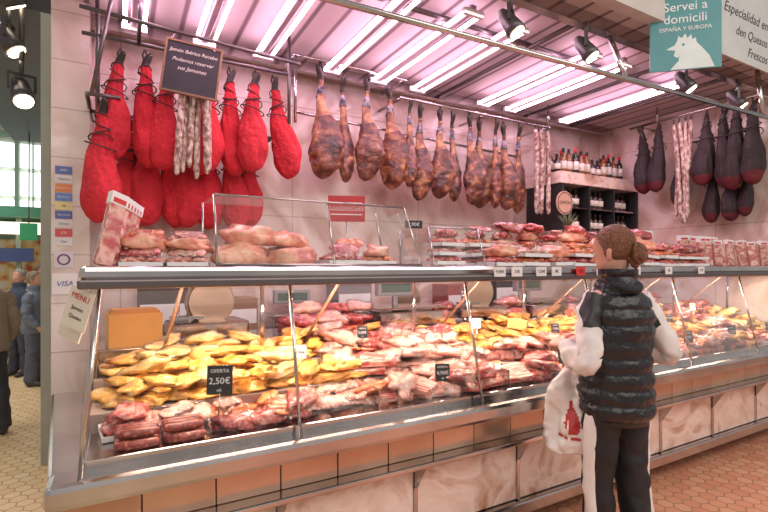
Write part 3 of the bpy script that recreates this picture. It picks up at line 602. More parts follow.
# ------------------------------------------------ equipment on worktop
GREYP=M('grey_plastic',(.30,.28,.29),rough=.4)
def scale_machine(loc,rot,w=.42):
    e=empty('weighing_scale',loc,(0,0,rot)); tag(e,'grey steel weighing scale with display on the service worktop','weighing scale')
    bm=B(); box(bm,(-w/2,-.14,.0),(w/2,.14,.10)); fin('body',bm,STEEL,e,bevel=.012)
    bm=B(); box(bm,(-w/2-.01,-.15,.115),(w/2+.01,.13,.127)); box(bm,(-.03,-.03,.1),(.03,.03,.116)); fin('pan',bm,STEEL,e,bevel=.004)
    bm=B(); box(bm,(-.02,.10,.1),(.02,.13,.2)); box(bm,(-.15,.09,.19),(.15,.14,.30)); fin('display_head',bm,GREYP,e,bevel=.008)
    bm=B(); box(bm,(-.12,.085,.215),(.12,.0895,.275)); fin('display',bm,M('lcd',(.10,.14,.11),rough=.1),e)
    return e
scale_machine((1.70,2.77,1.03),0,.5); scale_machine((3.0,2.77,1.03),0,.4)
def slicer(loc,rot):
    e=empty('meat_slicer',loc,(0,0,rot)); tag(e,'stainless meat slicer with a round blade on the service worktop','meat slicer')
    bm=B(); box(bm,(-.2,-.13,.02),(.2,.13,.10)); 
    for a in (-.16,.16):
        for c in (-.1,.1): box(bm,(a-.02,c-.02,0),(a+.02,c+.02,.03))
    fin('body',bm,STEEL,e,bevel=.015)
    bm=B(); tube(bm,[(0.02,-.03,.20),(0.02,-.012,.20)],[.12,.125],32,(0,0,1)); fin('blade',bm,M('blade',(.45,.33,.26),rough=.3,metal=1),e)
    bm=B(); tube(bm,[(0.02,-.012,.20),(0.02,.04,.20),(.02,.06,.2)],[.132,.13,.09],24,(0,0,1)); tube(bm,[(.02,.05,.08),(.02,.03,.2)],.05,12,(1,0,0)); fin('blade_guard',bm,M('guard',(.36,.23,.16),rough=.4),e)
    bm=B(); box(bm,(-.2,-.11,.12),(-.04,-.04,.135)); tube(bm,[(-.17,-.08,.13),(-.17,-.09,.22)],.012,8,(1,0,0)); fin('carriage',bm,STEEL,e)
    return e
slicer((.42,2.78,1.03),.1); slicer((2.35,2.78,1.03),-.1); slicer((3.75,2.78,1.03),0)
bm=B(); box(bm,(-.12,-.1,0),(.12,.1,.16)); o=fin('carton',bm,M('carton_yellow',(.70,.34,.09),rough=.6),loc=(.06,2.76,1.03),rot=(0,0,.1)); tag(o,'yellow cardboard box on the service worktop','box')
bm=B(); box(bm,(-.11,-.08,0),(.11,.08,.012)); box(bm,(-.10,-.07,.012),(.10,.07,.02)); fin('lid',bm,M('carton_lid',(.55,.26,.07),rough=.6),o,loc=(0,0,.16))
for i,(x,s) in enumerate(((.95,1.3),(1.12,1.2),(1.28,1.3),(2.0,1.2),(2.65,1.3),(3.4,1.2),(4.2,1.4),(4.5,1.3))):
    z=1.06 if .9<x<1.4 else 1.03
    (KP if i%2 else KR)[i%3].put((x,2.76,z),(0,0,U(-.5,.5)),s); (KP if i%2==0 else KR)[i%3].put((x+.06,2.80,z+.08),(0,0,U(-.5,.5)),s*.8)
bm=B(); box(bm,(-.28,-.14,0),(.28,.14,.03)); o=fin('cutting_board',bm,M('red_board',(.45,.05,.04),rough=.5),loc=(1.14,2.77,1.03),bevel=.004); tag(o,'red cutting board on the service worktop','cutting board')
bc=empty('back_cabinet',(1.8,3.5,0)); tag(bc,'steel work cabinet against the marble wall','cabinet')
boxo('body',(-.1,3.35,0),(3.6,3.78,.9),M('cab_dark',(.18,.13,.12),rough=.4),bc,.004); boxo('worktop',(-.12,3.32,.9),(3.62,3.79,.94),STEEL,bc,.005)
for i in range(6): boxo('door',(-.08+i*.61,3.335,.08),(.5+i*.61,3.35,.86),STEEL,bc,.003)
scale_machine((1.2,3.55,.94),0); slicer((2.2,3.55,.94),0)
def jarbox(x,w,h,mat,label):
    bm=B(); box(bm,(-w/2,-.12,0),(w/2,.12,h)); box(bm,(-w/2+.01,-.121,h*.3),(w/2-.01,-.119,h*.7),1); o=fin('storage_box',bm,[mat,WHITE],loc=(x,3.55,.94),bevel=.004); tag(o,label,'box'); return o
jarbox(.25,.3,.34,M('boxdark',(.10,.07,.06)),'dark storage box on the back worktop'); jarbox(.7,.34,.26,M('boxbrown',(.30,.17,.10)),'brown storage box on the back worktop'); jarbox(1.65,.3,.38,M('boxgrey',(.25,.22,.22)),'grey storage box on the back worktop'); jarbox(2.8,.45,.32,M('boxred',(.30,.05,.04)),'red storage box on the back worktop'); jarbox(3.3,.3,.40,M('boxdark2',(.08,.07,.07)),'black storage box on the back worktop')

# ------------------------------------------------ bottle shelf unit
bs=empty('shelf_cabinet',(4.5,3.55,1.75)); tag(bs,'dark wall cabinet with bottle rows under a white marble top','shelf cabinet')
for nm,a,b_,m in (('top_board',(3.90,3.3,2.28),(5.18,3.78,2.40),MARBLE),('bottom_board',(3.92,3.3,1.77),(5.18,3.78,1.80),STEEL),('side_board',(3.92,3.3,1.80),(3.95,3.78,2.28),BLACK),('side_board',(5.15,3.3,1.80),(5.18,3.78,2.28),BLACK),('back_board',(3.95,3.74,1.80),(5.15,3.78,2.28),BLACK),('middle_shelf',(3.95,3.32,2.03),(5.15,3.74,2.045),STEEL),('divider',(4.35,3.31,1.80),(4.37,3.74,2.28),BLACK),('divider',(4.76,3.31,1.80),(4.78,3.74,2.28),BLACK)):
    boxo(nm,a,b_,m,bs,.002)
def bottle(col,lab,h=.29,label='dark wine bottle with a paper label'):
    bm=B(); tube(bm,[(0,0,0),(0,0,.005),(0,0,.60*h),(0,0,.70*h),(0,0,.76*h),(0,0,.97*h),(0,0,h)],[.032,.037,.037,.030,.014,.013,.014],14)
    o=fin('bottle',bm,M('bottle'+label[:8],col,rough=.1,coat=.5,crinkle=.01)); tag(o,label,'bottle','bottles on the wall cabinet')
    bm=B(); tube(bm,[(0,0,.2*h),(0,0,.5*h)],.0378,14); fin('bottle_label',bm,lab,o)
    bm=B(); tube(bm,[(0,0,.85*h),(0,0,h*1.005)],.0155,10); fin('cap',bm,RED if h>.28 else BLACK,o)
    return o
b1=Kit(bottle((.02,.03,.015),CREAM)); b2=Kit(bottle((.25,.10,.03),CREAM,.27,'amber glass bottle with a cream label')); b3=Kit(bottle((.03,.01,.01),CREAM,.20,'small dark bottle with a cream label'))
x=3.98
while x<5.1:
    random.choice((b1,b2,b2,b3)).put((x,3.42,2.40)); 
    if R()<.6: random.choice((b1,b2)).put((x+.04,3.55,2.40))
    x+=U(.085,.11)
for z in (1.80,2.045):
    x=4.0
    while x<5.1:
        if abs(x-4.36)>.05 and abs(x-4.77)>.05: b3.put((x,3.40,z))
        x+=.08
bm=B(); tube(bm,[(0,-.006,0),(0,.006,0)],.12,28,(0,0,1)); o=fin('round_sign',bm,M('kraft',(.62,.38,.28),rough=.6),loc=(3.93,3.28,2.07)); tag(o,'round tan sign with dark ring hung on the cabinet','sign')
bm=B(); tube(bm,[(.105*math.cos(a*math.pi/12),-.007,.105*math.sin(a*math.pi/12)) for a in range(25)],.004,6,(0,1,0),cap=False); fin('ring_mark',bm,BLACK,o); text('JAMÓN',.05,(0,-.008,0),BLACK,o)
bm=B(); tube(bm,[(0,0,0),(0,0,.02),(0,0,.12),(0,0,.20),(0,0,.26)],[.03,.05,.06,.045,.012],14,k=3); o=fin('pineapple',bm,M('pine',[(.4,(.16,.08,.03)),(.6,(.60,.34,.12))],scale=45,rough=.6,bump=.8),loc=(2.82,2.33,Z)); tag(o,'brown pineapple standing on the steel shelf','pineapple')
bm=B()
for i in range(14):
    a=i*2.4; r=.02+.05*(i/14); tube(bm,[(0,0,.24),(r*.6*math.cos(a),r*.6*math.sin(a),.32),(r*1.4*math.cos(a),r*1.4*math.sin(a),.40-.004*i)],[.008,.007,.001],5,(.2,.3,.9))
fin('leaf_crown',bm,M('leaf',(.12,.14,.06),rough=.5),o)

# ------------------------------------------------ signs
sign('chalkboard',.30,.30,M('slate',(.035,.03,.04),rough=.7),[('Jamón Ibérico Recebo',.030,0,.10,CREAM,.2),('Podemos reservar',.031,0,.045,CREAM,.3),('sus Jamones',.033,0,-.005,CREAM,.3)],(.375,3.04,2.61),(-.05,.12,-.2),'small wood-framed chalkboard with cream handwriting hanging over hams','chalkboard',frame=BOARD)
bm=B(); tube(bm,[(.26,3.07,2.77),(.29,3.12,2.86)],.004,6); tube(bm,[(.50,3.0,2.73),(.5,3.12,2.84)],.004,6); tag(fin('hanging_wire',bm,STEEL),'thin wire holding the chalkboard','wire')
TEAL=M('teal',(.07,.27,.29),rough=.45)
gs=sign('hanging_banner',.42,.66,TEAL,[('Servei a',.082,0,.085,WHITE),('domicili',.082,0,.005,WHITE),('ESPAÑA Y EUROPA',.036,0,-.06,WHITE)],(3.24,1.74,3.05),(0,0,-.75),'teal hanging banner reading Servei a domicili with white bird head','banner')
bm=B(); pl=[(-.09,-.325),(.17,-.325),(.14,-.25),(.095,-.19),(.065,-.155),(.062,-.125),(.04,-.135),(.035,-.10),(.012,-.125),(.0,-.092),(-.02,-.122),(-.04,-.105),(-.05,-.14),(-.062,-.165),(-.115,-.19),(-.06,-.20),(-.068,-.235),(-.045,-.25),(-.035,-.235),(-.04,-.27)]
bm.faces.new([bm.verts.new((x,-.0045,z)) for x,z in pl]); fin('animal_emblem',bm,M('pale_emblem',(.66,.74,.72),rough=.5),gs)
bm=B(); tube(bm,[(-.012,-.0052,-.165),(-.012,-.0058,-.165)],.009,10,(0,0,1)); fin('eye_mark',bm,TEAL,gs)
bm=B(); tube(bm,[(-.2,0,.32),(-.2,0,.60)],.003,5,(1,0,0)); tube(bm,[(.2,0,.32),(.2,0,.60)],.003,5,(1,0,0)); fin('cord',bm,ROPE,gs)
sign('fascia_sign',1.35,.64,M('sign_grey',(.56,.58,.56),rough=.4),[('Especialidad en',.11,-.22,.04,BLACK,.35),('den Quesos',.10,-.14,-.10,BLACK,.35),('Frescos',.10,-.05,-.23,BLACK,.35)],(4.38,1.79,3.29),(0,0,0),'pale sign with black script lettering on the stall fascia')
stick=[(2.02,(.10,.16,.45),'6000'),(1.965,(.75,.75,.75),'Maestro'),(1.91,(.75,.24,.05),'MasterCard'),(1.855,(.12,.25,.55),'Electron'),(1.80,(.75,.7,.3),'4B'),(1.745,(.1,.15,.4),'Servired'),(1.69,(.75,.75,.75),'Cirrus'),(1.635,(.65,.1,.1),'JCB'),(1.58,(.75,.75,.75),'Visa')]
for z,c,t in stick:
    sign('payment_sticker',.088,.048,M('st'+t,c,rough=.4),[(t,.019,0,0,WHITE if sum(c)<1.6 else BLACK)],(-.305,3.497,z),(0,0,0),'small payment card sticker on the tiled pillar','sticker',th=.005,group='payment stickers')
o=sign('payment_sticker',.10,.10,M('stw',(.68,.67,.70),rough=.4),[],(-.305,3.497,1.47),(0,0,0),'white sticker with a purple ring','sticker',th=.005)
bm=B(); tube(bm,[(.03*math.cos(a*math.pi/10),-.003,.03*math.sin(a*math.pi/10)) for a in range(21)],.005,6,(0,1,0),cap=False); fin('ring_mark',bm,M('purple',(.25,.05,.22)),o)
sign('payment_sticker',.13,.13,WHITE,[('VISA',.045,0,0,M('visablue',(.03,.05,.35)),.2)],(-.30,3.497,1.32),(0,0,0),'white sticker with blue VISA lettering','sticker',th=.005)

# ------------------------------------------------ people
def hand(bm,w,d,n,side,curl,s=1.0):
    w=Vector(w); d=Vector(d).normalized(); n=Vector(n); n=(n-d*n.dot(d)).normalized(); sd=d.cross(n); 
    if sd.dot(Vector(side))<0: sd=-sd
    tube(bm,[w-d*.01,w+d*.02*s,w+d*.06*s,w+d*.085*s],[(.022*s,.018*s),(.030*s,.016*s),(.037*s,.015*s),(.034*s,.012*s)],12,tuple(n),k=2)
    for i,(o,l) in enumerate(((.027,.062),(.009,.072),(-.009,.066),(-.026,.052))):
        p=w+d*.080*s+sd*o*s; pts=[p-d*.015*s,p]; ang=0; q=p
        for j,fr in enumerate((.45,.32,.23)):
            ang+=curl*(1,.95,.6)[j]; q=q+(d*math.cos(ang)+n*math.sin(ang))*l*fr*s*1.15; pts.append(q)
        tube(bm,pts,[.0085*s,.0085*s,.008*s,.0075*s,.0055*s],8,tuple(sd))
    p=w+d*.025*s+sd*.022*s; a=(sd*.75+d*.6+n*.25).normalized()
    tube(bm,[p-a*.01,p+a*.03*s,p+a*.03*s+(d*.7+n*.6).normalized()*.028*s,p+a*.03*s+(d*.55+n*.9).normalized()*.05*s],[.012*s,.010*s,.009*s,.006*s],8,tuple(n))
def make_person(loc,rz,H,arms,cols,label,vox=.006,headyaw=0,main=False,hand_dirs=None,legoff=(0,0)):
    k=H/1.65
    e=empty('person',loc,(0,0,rz)); tag(e,label,'person'); e.scale=(k*(.91 if main else 1),k*(.92 if main else 1),k)
    skin=M('skin',(.66,.36,.27),rough=.5,scale=4,rnd=False)
    HM=Matrix.Translation((0,.0,1.44))@Matrix.Rotation(headyaw,4,'Z')@Matrix.Rotation(-.16 if main else 0,4,'X')@Matrix.Translation((0,0,-1.44))
    bm=B()
    tube(bm,[(0,0,.84),(0,0,.93),(0,0,1.03),(0,0,1.17),(0,0,1.27),(0,-.005,1.335),(0,-.008,1.38),(0,.0,1.44),(0,.005,1.47)],[(.14,.10),(.155,.11),(.12,.09),(.14,.10),(.15,.095),(.105,.07),(.054,.054),(.048,.052),(.045,.05)],20,k=2)
    tube(bm,[(-.155,0,1.30),(0,0,1.325),(.155,0,1.30)],[.046,.053,.046],12,(0,0,1))
    legs={}
    for i,s in enumerate((-1,1)):
        ox=legoff[i]
        L=[(s*.085,0,.88),(s*.09,.01,.68),(s*.092,.015+ox*.5,.47),(s*.093,-.005+ox*.8,.32),(s*.095,-.01+ox,.09)]; legs[s]=L
        tube(bm,L,[.088,.076,.052,.050,.034],14,k=2)
        tube(bm,[(s*.095,-.05+ox,.045),(s*.097,.03+ox,.045),(s*.105,.13+ox,.03),(s*.108,.18+ox,.025)],[(.03,.035),(.036,.036),(.042,.022),(.025,.012)],10,(0,0,1))
        A=arms[i]; tube(bm,A,[.044,.036,.024],12,(0.1,.2,.9),k=3)
        hd=hand_dirs[i] if hand_dirs else ((Vector(A[2])-Vector(A[1])),(-s*.9,0,-.2),(0,1,.2),.35)
        hand(bm,A[2],*hd)
    hb=B()
    tube(hb,[(0,.035,1.418),(0,.028,1.435),(0,.018,1.47),(0,.008,1.515),(0,.0,1.56),(0,-.002,1.60),(0,-.004,1.635),(0,-.004,1.652)],[(.022,.028),(.042,.058),(.058,.078),(.067,.09),(.073,.096),(.069,.09),(.045,.06),(.01,.012)],20,k=3)
    tube(hb,[(0,.092,1.545),(0,.104,1.525),(0,.112,1.508),(0,.098,1.500)],[.007,.010,.013,.010],8,(1,0,0))
    for s in (-1,1):
        tube(hb,[(s*.069,.0,1.495),(s*.078,-.006,1.515),(s*.080,-.012,1.54),(s*.070,-.008,1.552)],[(.006,.008),(.007,.014),(.007,.016),(.005,.01)],8,(0,1,0),k=2)
        ball(hb,(s*.03,.086,1.553),(.018,.01,.006))
    tube(hb,[(-.024,.086,1.470),(0,.096,1.472),(.024,.086,1.470)],[.004,.009,.004],8,(0,0,1),k=2)
    ball(hb,(0,.078,1.437),(.02,.016,.014))
    for v in hb.verts: v.co=HM@v.co
    tmp=bpy.data.meshes.new('t'); hb.to_mesh(tmp); hb.free(); bm.from_mesh(tmp)
    fin('body',bm,skin,e,remesh=vox)
    bm=B()
    for s in (-1,1): ball(bm,HM@Vector((s*.029,.084,1.535)),.0105)
    fin('eyes',bm,M('eye_white',(.8,.78,.75),rough=.2),e)
    bm=B()
    for s in (-1,1): ball(bm,HM@Vector((s*.029,.0925,1.535)),.0045)
    fin('iris',bm,M('iris',(.05,.03,.02),rough=.2),e)
    bm=B(); tube(bm,[(-.021,.0905,1.471),(0,.1025,1.472),(.021,.0905,1.471)],[.002,.0045,.002],6,(0,0,1),k=2)
    for v in bm.verts: v.co=HM@v.co
    fin('lips',bm,M('lips',(.50,.16,.15),rough=.4),e)
    bm=B()
    res=bmesh.ops.create_uvsphere(bm,u_segments=96,v_segments=56,radius=1)
    for v in res['verts']:
        d=v.co.copy(); c=Vector((0,-1.1,-.25)).normalized()
        ax=d-c*d.dot(c); ang=math.atan2(ax.x,ax.z); n=1+.016*noise.noise(Vector((math.cos(ang)*14,math.sin(ang)*14,d.dot(c)*1.0)))+.010*noise.noise(Vector((math.cos(ang)*40,math.sin(ang)*40,0)))
        v.co=Vector((d.x*.082*n,d.y*.104*n-.008,1.562+d.z*.099*n))
    dl=[v for v in bm.verts if (v.co.y>.02+.10*max(0,(v.co.z-1.545))*6 and v.co.z<1.615) or v.co.z<1.478+max(0,v.co.y+.03)*.6]
    bmesh.ops.delete(bm,geom=dl,context='VERTS')
    if cols.get('bun'):
        ball(bm,(.004,-.112,1.505),(.040,.036,.040),0,3,.45,4,2.5)
        for j in range(7):
            r=.018+.0045*j; tube(bm,[(.004+r*math.cos(a*.6+j),-.112-.038*math.cos(min(1.5,r*36))-.004+U(-.004,.004),1.505+r*1.05*math.sin(a*.6+j)) for a in range(9)],.0075,8,(0,1,0),k=2)
        tube(bm,[(0,-.07,1.475),(0,-.095,1.492),(.004,-.112,1.508)],[(.05,.024),(.036,.024),(.02,.02)],14,(1,0,0),k=3)
        for i in range(18):
            a=i*.7; l=U(.014,.024); p=Vector((.004+.036*math.cos(a),-.120,1.505+.038*math.sin(a)))
            tube(bm,[p,p+Vector((math.cos(a+.9)*l*.6,-.008,math.sin(a+.9)*l*.6)),p+Vector((math.cos(a+1.5)*l*1.3,-.004,math.sin(a+1.5)*l*1.3))],[.003,.002,.0006],5,(.3,.2,.9),k=2)
    for v in bm.verts: v.co=HM@v.co
    o=fin('hair',bm,M('hair'+str(round(loc[0],1)),[(.32,tuple(c*.35 for c in cols['hair'])),(.62,cols['hair'])],scale=28,stretch=(5,1,3),rough=.38,bump=.7,bscale=70),e)
    q=o.modifiers.new('s','SOLIDIFY'); q.thickness=.004; q.offset=0
    bm=B()
    tube(bm,[(0,0,.76),(0,0,.84),(0,-.005,.92),(0,0,1.0)],[(.152,.115),(.172,.130),(.160,.122),(.14,.105)],20,k=2)
    for s in (-1,1):
        L=legs[s]; L2=[Vector(p) for p in L]; L2[-1].z=.06
        tube(bm,L2,[(.098,.106),(.088,.094),(.076,.082),(.072,.080),(.070,.082)],20,k=5,fn=lambda q,t,th:q+Vector((.016*noise.noise(q*16),.022*noise.noise(q*14+Vector((3,0,0))),0)))
    fin('trousers',bm,M('trs'+str(loc[0]),cols['pants'],rough=.65,scale=6),e,remesh=max(vox,.007))
    if main:
        for s in (-1,1):
            L=legs[s]; bm=B(); w=[.10,.090,.078,.074,.072]
            pts=[(L[0][0]+s*.072,-.010,.84)]+[(p[0]+s*(ww-.016),p[1]-.012,max(p[2],.07)) for p,ww in zip(L,w)]
            tube(bm,pts[:1]+pts[2:],[(.040,.024)]*5,14,(1,0,0),k=4,fn=lambda q,t,th:q+Vector((.008*noise.noise(q*16),.006*noise.noise(q*18),0)))
            fin('side_stripe',bm,WHITE,e)
    for i,s in enumerate((-1,1)):
        ox=legoff[i]; bm=B()
        tube(bm,[(s*.095,-.075+ox,.045),(s*.096,-.04+ox,.05),(s*.098,.03+ox,.05),(s*.104,.12+ox,.036),(s*.108,.19+ox,.03),(s*.108,.215+ox,.028)],[(.012,.02),(.042,.049),(.046,.049),(.05,.035),(.042,.028),(.012,.014)],14,(0,0,1),k=2)
        fin('shoe',bm,M('shoe'+str(loc[0])+str(s),cols.get('shoe',(.05,.05,.05)),rough=.5),e)
    bm=B()
    zs=[.765,.82,.92,1.05,1.18,1.26,1.315,1.355,1.385,1.425,1.45]; rr=[(.166,.142),(.184,.152),(.180,.144),(.170,.136),(.182,.138),(.180,.132),(.152,.112),(.108,.090),(.084,.084),(.086,.086),(.080,.082)]
    if main:
        P=crom([[0,(-.008 if z>1.36 else 0),z,a,b] for z,(a,b) in zip(zs,rr)],10)
        pts=[p[:3] for p in P]; rad=[]
        for p in P:
            q=.017*abs(math.sin((p[2]-.765)/.072*math.pi))**.5; rad.append((p[3]+q-.004,p[4]+q-.004))
        tube(bm,pts,rad,64,fn=lambda q,t,th:q+Vector((q.x,q.y,0))*(.05*noise.noise(q*14)+.05*noise.noise(q*32))+Vector((0,0,.008*noise.noise(q*12))))
        fin('quilted_vest',bm,M('vest',(.012,.013,.018),rough=.27,scale=9,bump=.5,bscale=30),e)
        bm=B(); 
        tube(bm,[(0,0,.742),(0,0,.78)],[(.160,.137),(.168,.144)],28); fin('vest_hem',bm,BLACK,e)
        bm=B(); tube(bm,[(-.07,-.03,1.395),(-.048,-.088,1.372),(0,-.105,1.36),(.048,-.088,1.372),(.07,-.03,1.395)],[(.016,.012),(.026,.020),(.030,.022),(.026,.020),(.016,.012)],12,(0,0,1),k=3,fn=lambda q,t,th:q+q.normalized()*.008*noise.noise(q*40)); fin('collar_fold',bm,M('hood_cloth',(.02,.02,.024),rough=.8),e)
    else:
        tube(bm,[(0,0,z) for z in zs],[(a*1.06,b*1.05) for a,b in rr],24,k=3,fn=lambda q,t,th:q+Vector((q.x,q.y,0))*.08*noise.noise(q*9))
        fin('jacket',bm,M('jk'+str(loc[0]),cols['top'],rough=.8,scale=5),e)
    for i,s in enumerate((-1,1)):
        A=[Vector(p) for p in arms[i]]; bm=B()
        d=(A[2]-A[1]); end=A[1]+d*.95
        ins=Vector((-s*.03,0,.015))
        tube(bm,[A[0]+ins,A[0]*.75+A[1]*.25,A[0]*.5+A[1]*.5,A[1]+(A[0]-A[1])*.1+Vector((0,-.005,0)),A[1]*.6+end*.4,A[1]*.2+end*.8,end],[.060,.061,.060,.060,.058,.050,.035],24,(0.1,.2,.9),k=7,
             fn=lambda q,t,th:q+Vector((.020*noise.noise(q*17),.020*noise.noise(q*17+Vector((7,0,0))),.020*noise.noise(q*22)))*(1 if t>.1 else .3),
             mfn=(lambda t,th:1 if (t<.30 and math.cos(th-.6)<.6) or t>.95 else 0) if main else None)
        fin('sleeve',bm,[M('slv'+str(loc[0])+str(s),cols['sleeve'],rough=.8,scale=6,bump=.15),BLACK],e)
    return e
PL=Vector((1.99,1.37,0))
make_person(PL,-.24,1.61,
  [[(-.160,0,1.30),(-.245,-.085,1.02),(-.235,.115,1.09)],[(.160,0,1.30),(.280,-.07,1.04),(.17,.14,1.10)]],
  dict(hair=(.27,.105,.05),bun=True,pants=(.014,.014,.018),top=(0,0,0),sleeve=(.76,.71,.69),shoe=(.75,.73,.7)),
  'person in black quilted vest and striped trousers holding a bag',.006,.45,True,
  [(Vector((.0,1,.05)),(.5,0,-.9),(.2,0,1),.75),(Vector((-.4,1,.1)),(-.5,0,-.9),(-.3,0,1),.4)],(.03,-.03))
ARM=[[(-.17,0,1.30),(-.23,0,1.03),(-.2,.14,.86)],[(.17,0,1.30),(.23,0,1.03),(.2,.14,.86)]]
make_person((-1.16,7.75,0),2.6,1.38,ARM,dict(hair=(.45,.43,.40),pants=(.05,.06,.09),top=(.05,.07,.12),sleeve=(.05,.07,.12)),'grey-haired person in a dark navy jacket standing in the passage',.012)
make_person((-.90,7.0,0),-1.9,1.36,ARM,dict(hair=(.35,.28,.20),pants=(.10,.12,.18),top=(.16,.20,.27),sleeve=(.16,.20,.27)),'person in a blue-grey jacket waiting in the passage',.012)
make_person((-1.02,5.2,0),0.4,1.5,[[(-.17,0,1.30),(-.24,0,1.03),(-.22,.1,.82)],[(.17,0,1.30),(.23,0,1.03),(.2,.1,.84)]],dict(hair=(.12,.08,.05),pants=(.03,.03,.04),top=(.30,.24,.18),sleeve=(.30,.24,.18)),'walking person in brown coat and dark trousers in the passage',.012,legoff=(.16,-.16))
make_person((-1.80,9.0,0),1.0,1.5,ARM,dict(hair=(.10,.07,.05),pants=(.12,.10,.09),top=(.45,.10,.09),sleeve=(.45,.10,.09)),'person in a red jacket beside a distant market stall',.014)
make_person((-1.10,9.2,0),-2.4,1.45,ARM,dict(hair=(.20,.14,.09),pants=(.06,.06,.08),top=(.55,.50,.42),sleeve=(.55,.50,.42)),'person in a beige coat beside a distant market stall',.014)
# bag
k=1.61/1.65
hl=Vector((-.225*.91*k,.20*.92*k,1.09*k)); hw=PL+Matrix.Rotation(-.24,3,'Z')@hl
bg=empty('plastic_bag',(hw.x+.035,hw.y-.065,.545),(0,.05,-.85)); bg.scale=(1.1,1.0,1.05); tag(bg,'thin white plastic carrier bag with red print hanging from a hand','plastic bag')
bm=B()
def bagfn(q,t,th):
    cr=noise.noise(Vector((q.x*14,q.y*14,q.z*6)))*.030+noise.noise(q*32)*.014-.018*abs(noise.noise(Vector((q.x*30,q.y*30,q.z*5))))
    return q+Vector((cr*.7,cr*1.3,.014*noise.noise(q*14)*(t>.05)))
tube(bm,[(0,0,.0),(0,0,.02),(0,0,.12),(0,0,.25),(.01,0,.33),(.012,0,.40)],[(.085,.022),(.116,.042),(.120,.046),(.110,.040),(.082,.03),(.05,.02)],48,k=8,cap=True,fn=bagfn)
BAGM=M('bag_plastic',(.82,.77,.75),rough=.3,coat=.4,bump=.5,scale=6,bscale=18,crinkle=.6); BAGM.node_tree.nodes['Principled BSDF'].inputs['Subsurface Weight'].default_value=.1
body=fin('bag_body',bm,BAGM,bg)
for s in (-1,1):
    bm=B(); tube(bm,[(s*.030+.01,0,.38),(s*.024,.0,.44),(s*.010-.015,.02,.475),(-.025,.045,.505)],[(.022,.008),(.014,.006),(.009,.005),(.008,.006)],10,k=3); fin('handle',bm,BAGM,bg)
bm=B()
def patch(x0,x1,z0,z1,test,n=14):
    V=[[bm.verts.new((x0+(x1-x0)*j/n,-.10,z0+(z1-z0)*i/n)) for j in range(n+1)] for i in range(n+1)]
    for i in range(n):
        for j in range(n):
            if test((j+.5)/n*2-1,(i+.5)/n*2-1): bm.faces.new((V[i][j],V[i][j+1],V[i+1][j+1],V[i+1][j]))
    lo=[v for r in V for v in r if not v.link_faces]
    for v in lo: bm.verts.remove(v)
patch(-.05,.04,.10,.24,lambda u,v:(u+.15*v)**2/(.62-.42*v)**2+(v+.15)**2/.8<.9 or (abs(u+.1)<.14 and v>.3))
patch(-.055,.05,.075,.088,lambda u,v:True,6)
em=fin('printed_emblem',bm,M('print_red',(.48,.04,.04),rough=.4),bg)
q=em.modifiers.new('w','SHRINKWRAP'); q.target=body; q.wrap_method='PROJECT'; q.use_project_y=True; q.use_negative_direction=True; q.use_positive_direction=True; q.offset=.002

# ------------------------------------------------ passage stalls
st=empty('market_stall',(-2.6,10,0)); tag(st,'distant pale green market stall with lit counter','market stall')
GR=M('pale_green',(.40,.52,.38),rough=.5)
boxo('counter',(-3.6,9.6,0),(-1.0,10.4,1.0),M('stall_brown',(.36,.18,.11),rough=.5),st,.01)
boxo('back_panel',(-3.6,10.9,0),(-.4,11.0,2.2),GR,st)
for x in (-3.5,-2.3,-1.5,-1.15): boxo('post',(x,9.7,0),(x+.07,9.8,2.25),GR,st)
boxo('roof_panel',(-3.7,9.4,2.22),(-.6,11,2.38),M('roofg',(.06,.25,.16),rough=.5),st)
boxo('light_panel',(-3.4,9.66,1.95),(-1.0,9.70,2.15),emis('stall_light',(1,.90,.72),1.3),st)
boxo('sign_board',(-3.4,9.6,1.50),(-1.25,9.64,1.72),M('navy',(.05,.08,.22)),st)
GOODS=M('goods',[(.35,(.5,.08,.05)),(.5,(.75,.55,.2)),(.65,(.8,.75,.65))],scale=6,detail=2)
boxo('goods_shelf',(-3.4,10.5,1.0),(-.9,10.88,1.9),GOODS,st)
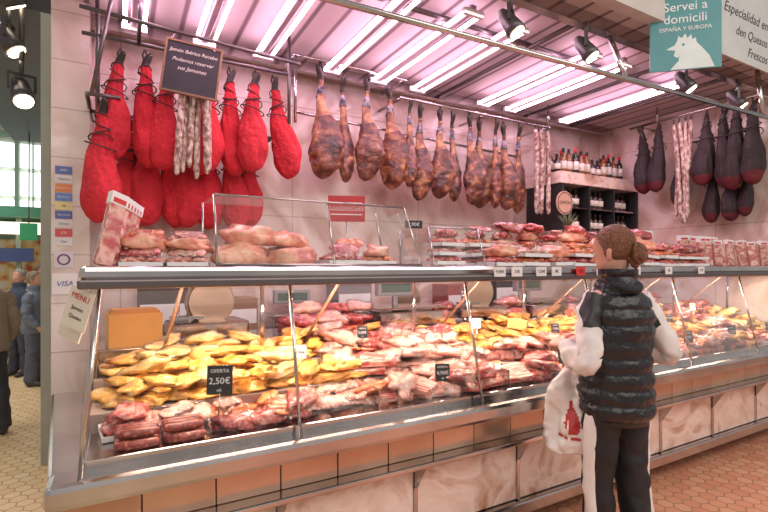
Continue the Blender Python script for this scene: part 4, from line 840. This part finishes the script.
sign('shop_sign',.22,.26,M('green_sign',(.03,.34,.15)),[],(-1.22,8.9,1.95),(0,0,0),'small plain green sign hanging in the market passage')
bm=B(); tube(bm,[(-1.22,8.92,2.07),(-1.22,8.95,3.46)],.008,6); tag(fin('sign_rod',bm,DSTEEL),'thin rod holding the green sign','rod')
bm=B(); box(bm,(-.52,5.0,2.75),(-.44,7.6,2.87)); o=fin('tube_lamp',bm,emis('cool_tube',(1,.95,.9),3)); tag(o,'long lit lamp box on the passage side','ceiling lamp')
bm=B(); tube(bm,[(-.48,5.4,2.86),(-.48,5.4,3.46)],.01,6); tube(bm,[(-.48,7.2,2.86),(-.48,7.2,3.46)],.01,6); fin('hanger',bm,DSTEEL,o)
bm=B(); box(bm,(-.5,4.15,0),(-.40,4.3,3.25)); o=fin('trim_5',bm,M('painted_post',(.42,.44,.38),rough=.4)); struct(o,'painted metal post')

# ------------------------------------------------ lights
def area(loc,rot,sx,sy,e,c):
    l=bpy.data.lights.new('area','AREA'); l.shape='RECTANGLE'; l.size=sx; l.size_y=sy; l.energy=e; l.color=c
    o=bpy.data.objects.new('area_light',l); o.location=loc; o.rotation_euler=rot; COL.objects.link(o)
for x in (.6,1.9,3.2,4.5): area((x,2.05,1.345),(0,0,0),1.1,.04,12,(1,.80,.64))
area((2.6,2.5,2.98),(0,0,0),4.2,.8,34,(1,.70,.80))
area((2.0,-1.2,3.6),(math.radians(55),0,0),6,2,110,(1,.91,.84))
area((-1.6,7,4.6),(0,0,0),2,5,330,(1,.95,.86))
w=bpy.data.worlds.new('w'); scene.world=w; w.use_nodes=True; w.node_tree.nodes['Background'].inputs[0].default_value=(.88,.82,.79,1); w.node_tree.nodes['Background'].inputs[1].default_value=.52

# ------------------------------------------------ camera
cam=bpy.data.cameras.new('camera'); cam.sensor_width=36; cam.lens=22.1; cam.shift_y=.013
co=bpy.data.objects.new('camera',cam); co.location=(0,0,1.43); co.rotation_euler=(math.pi/2,0,-math.radians(29.2)); COL.objects.link(co); scene.camera=co
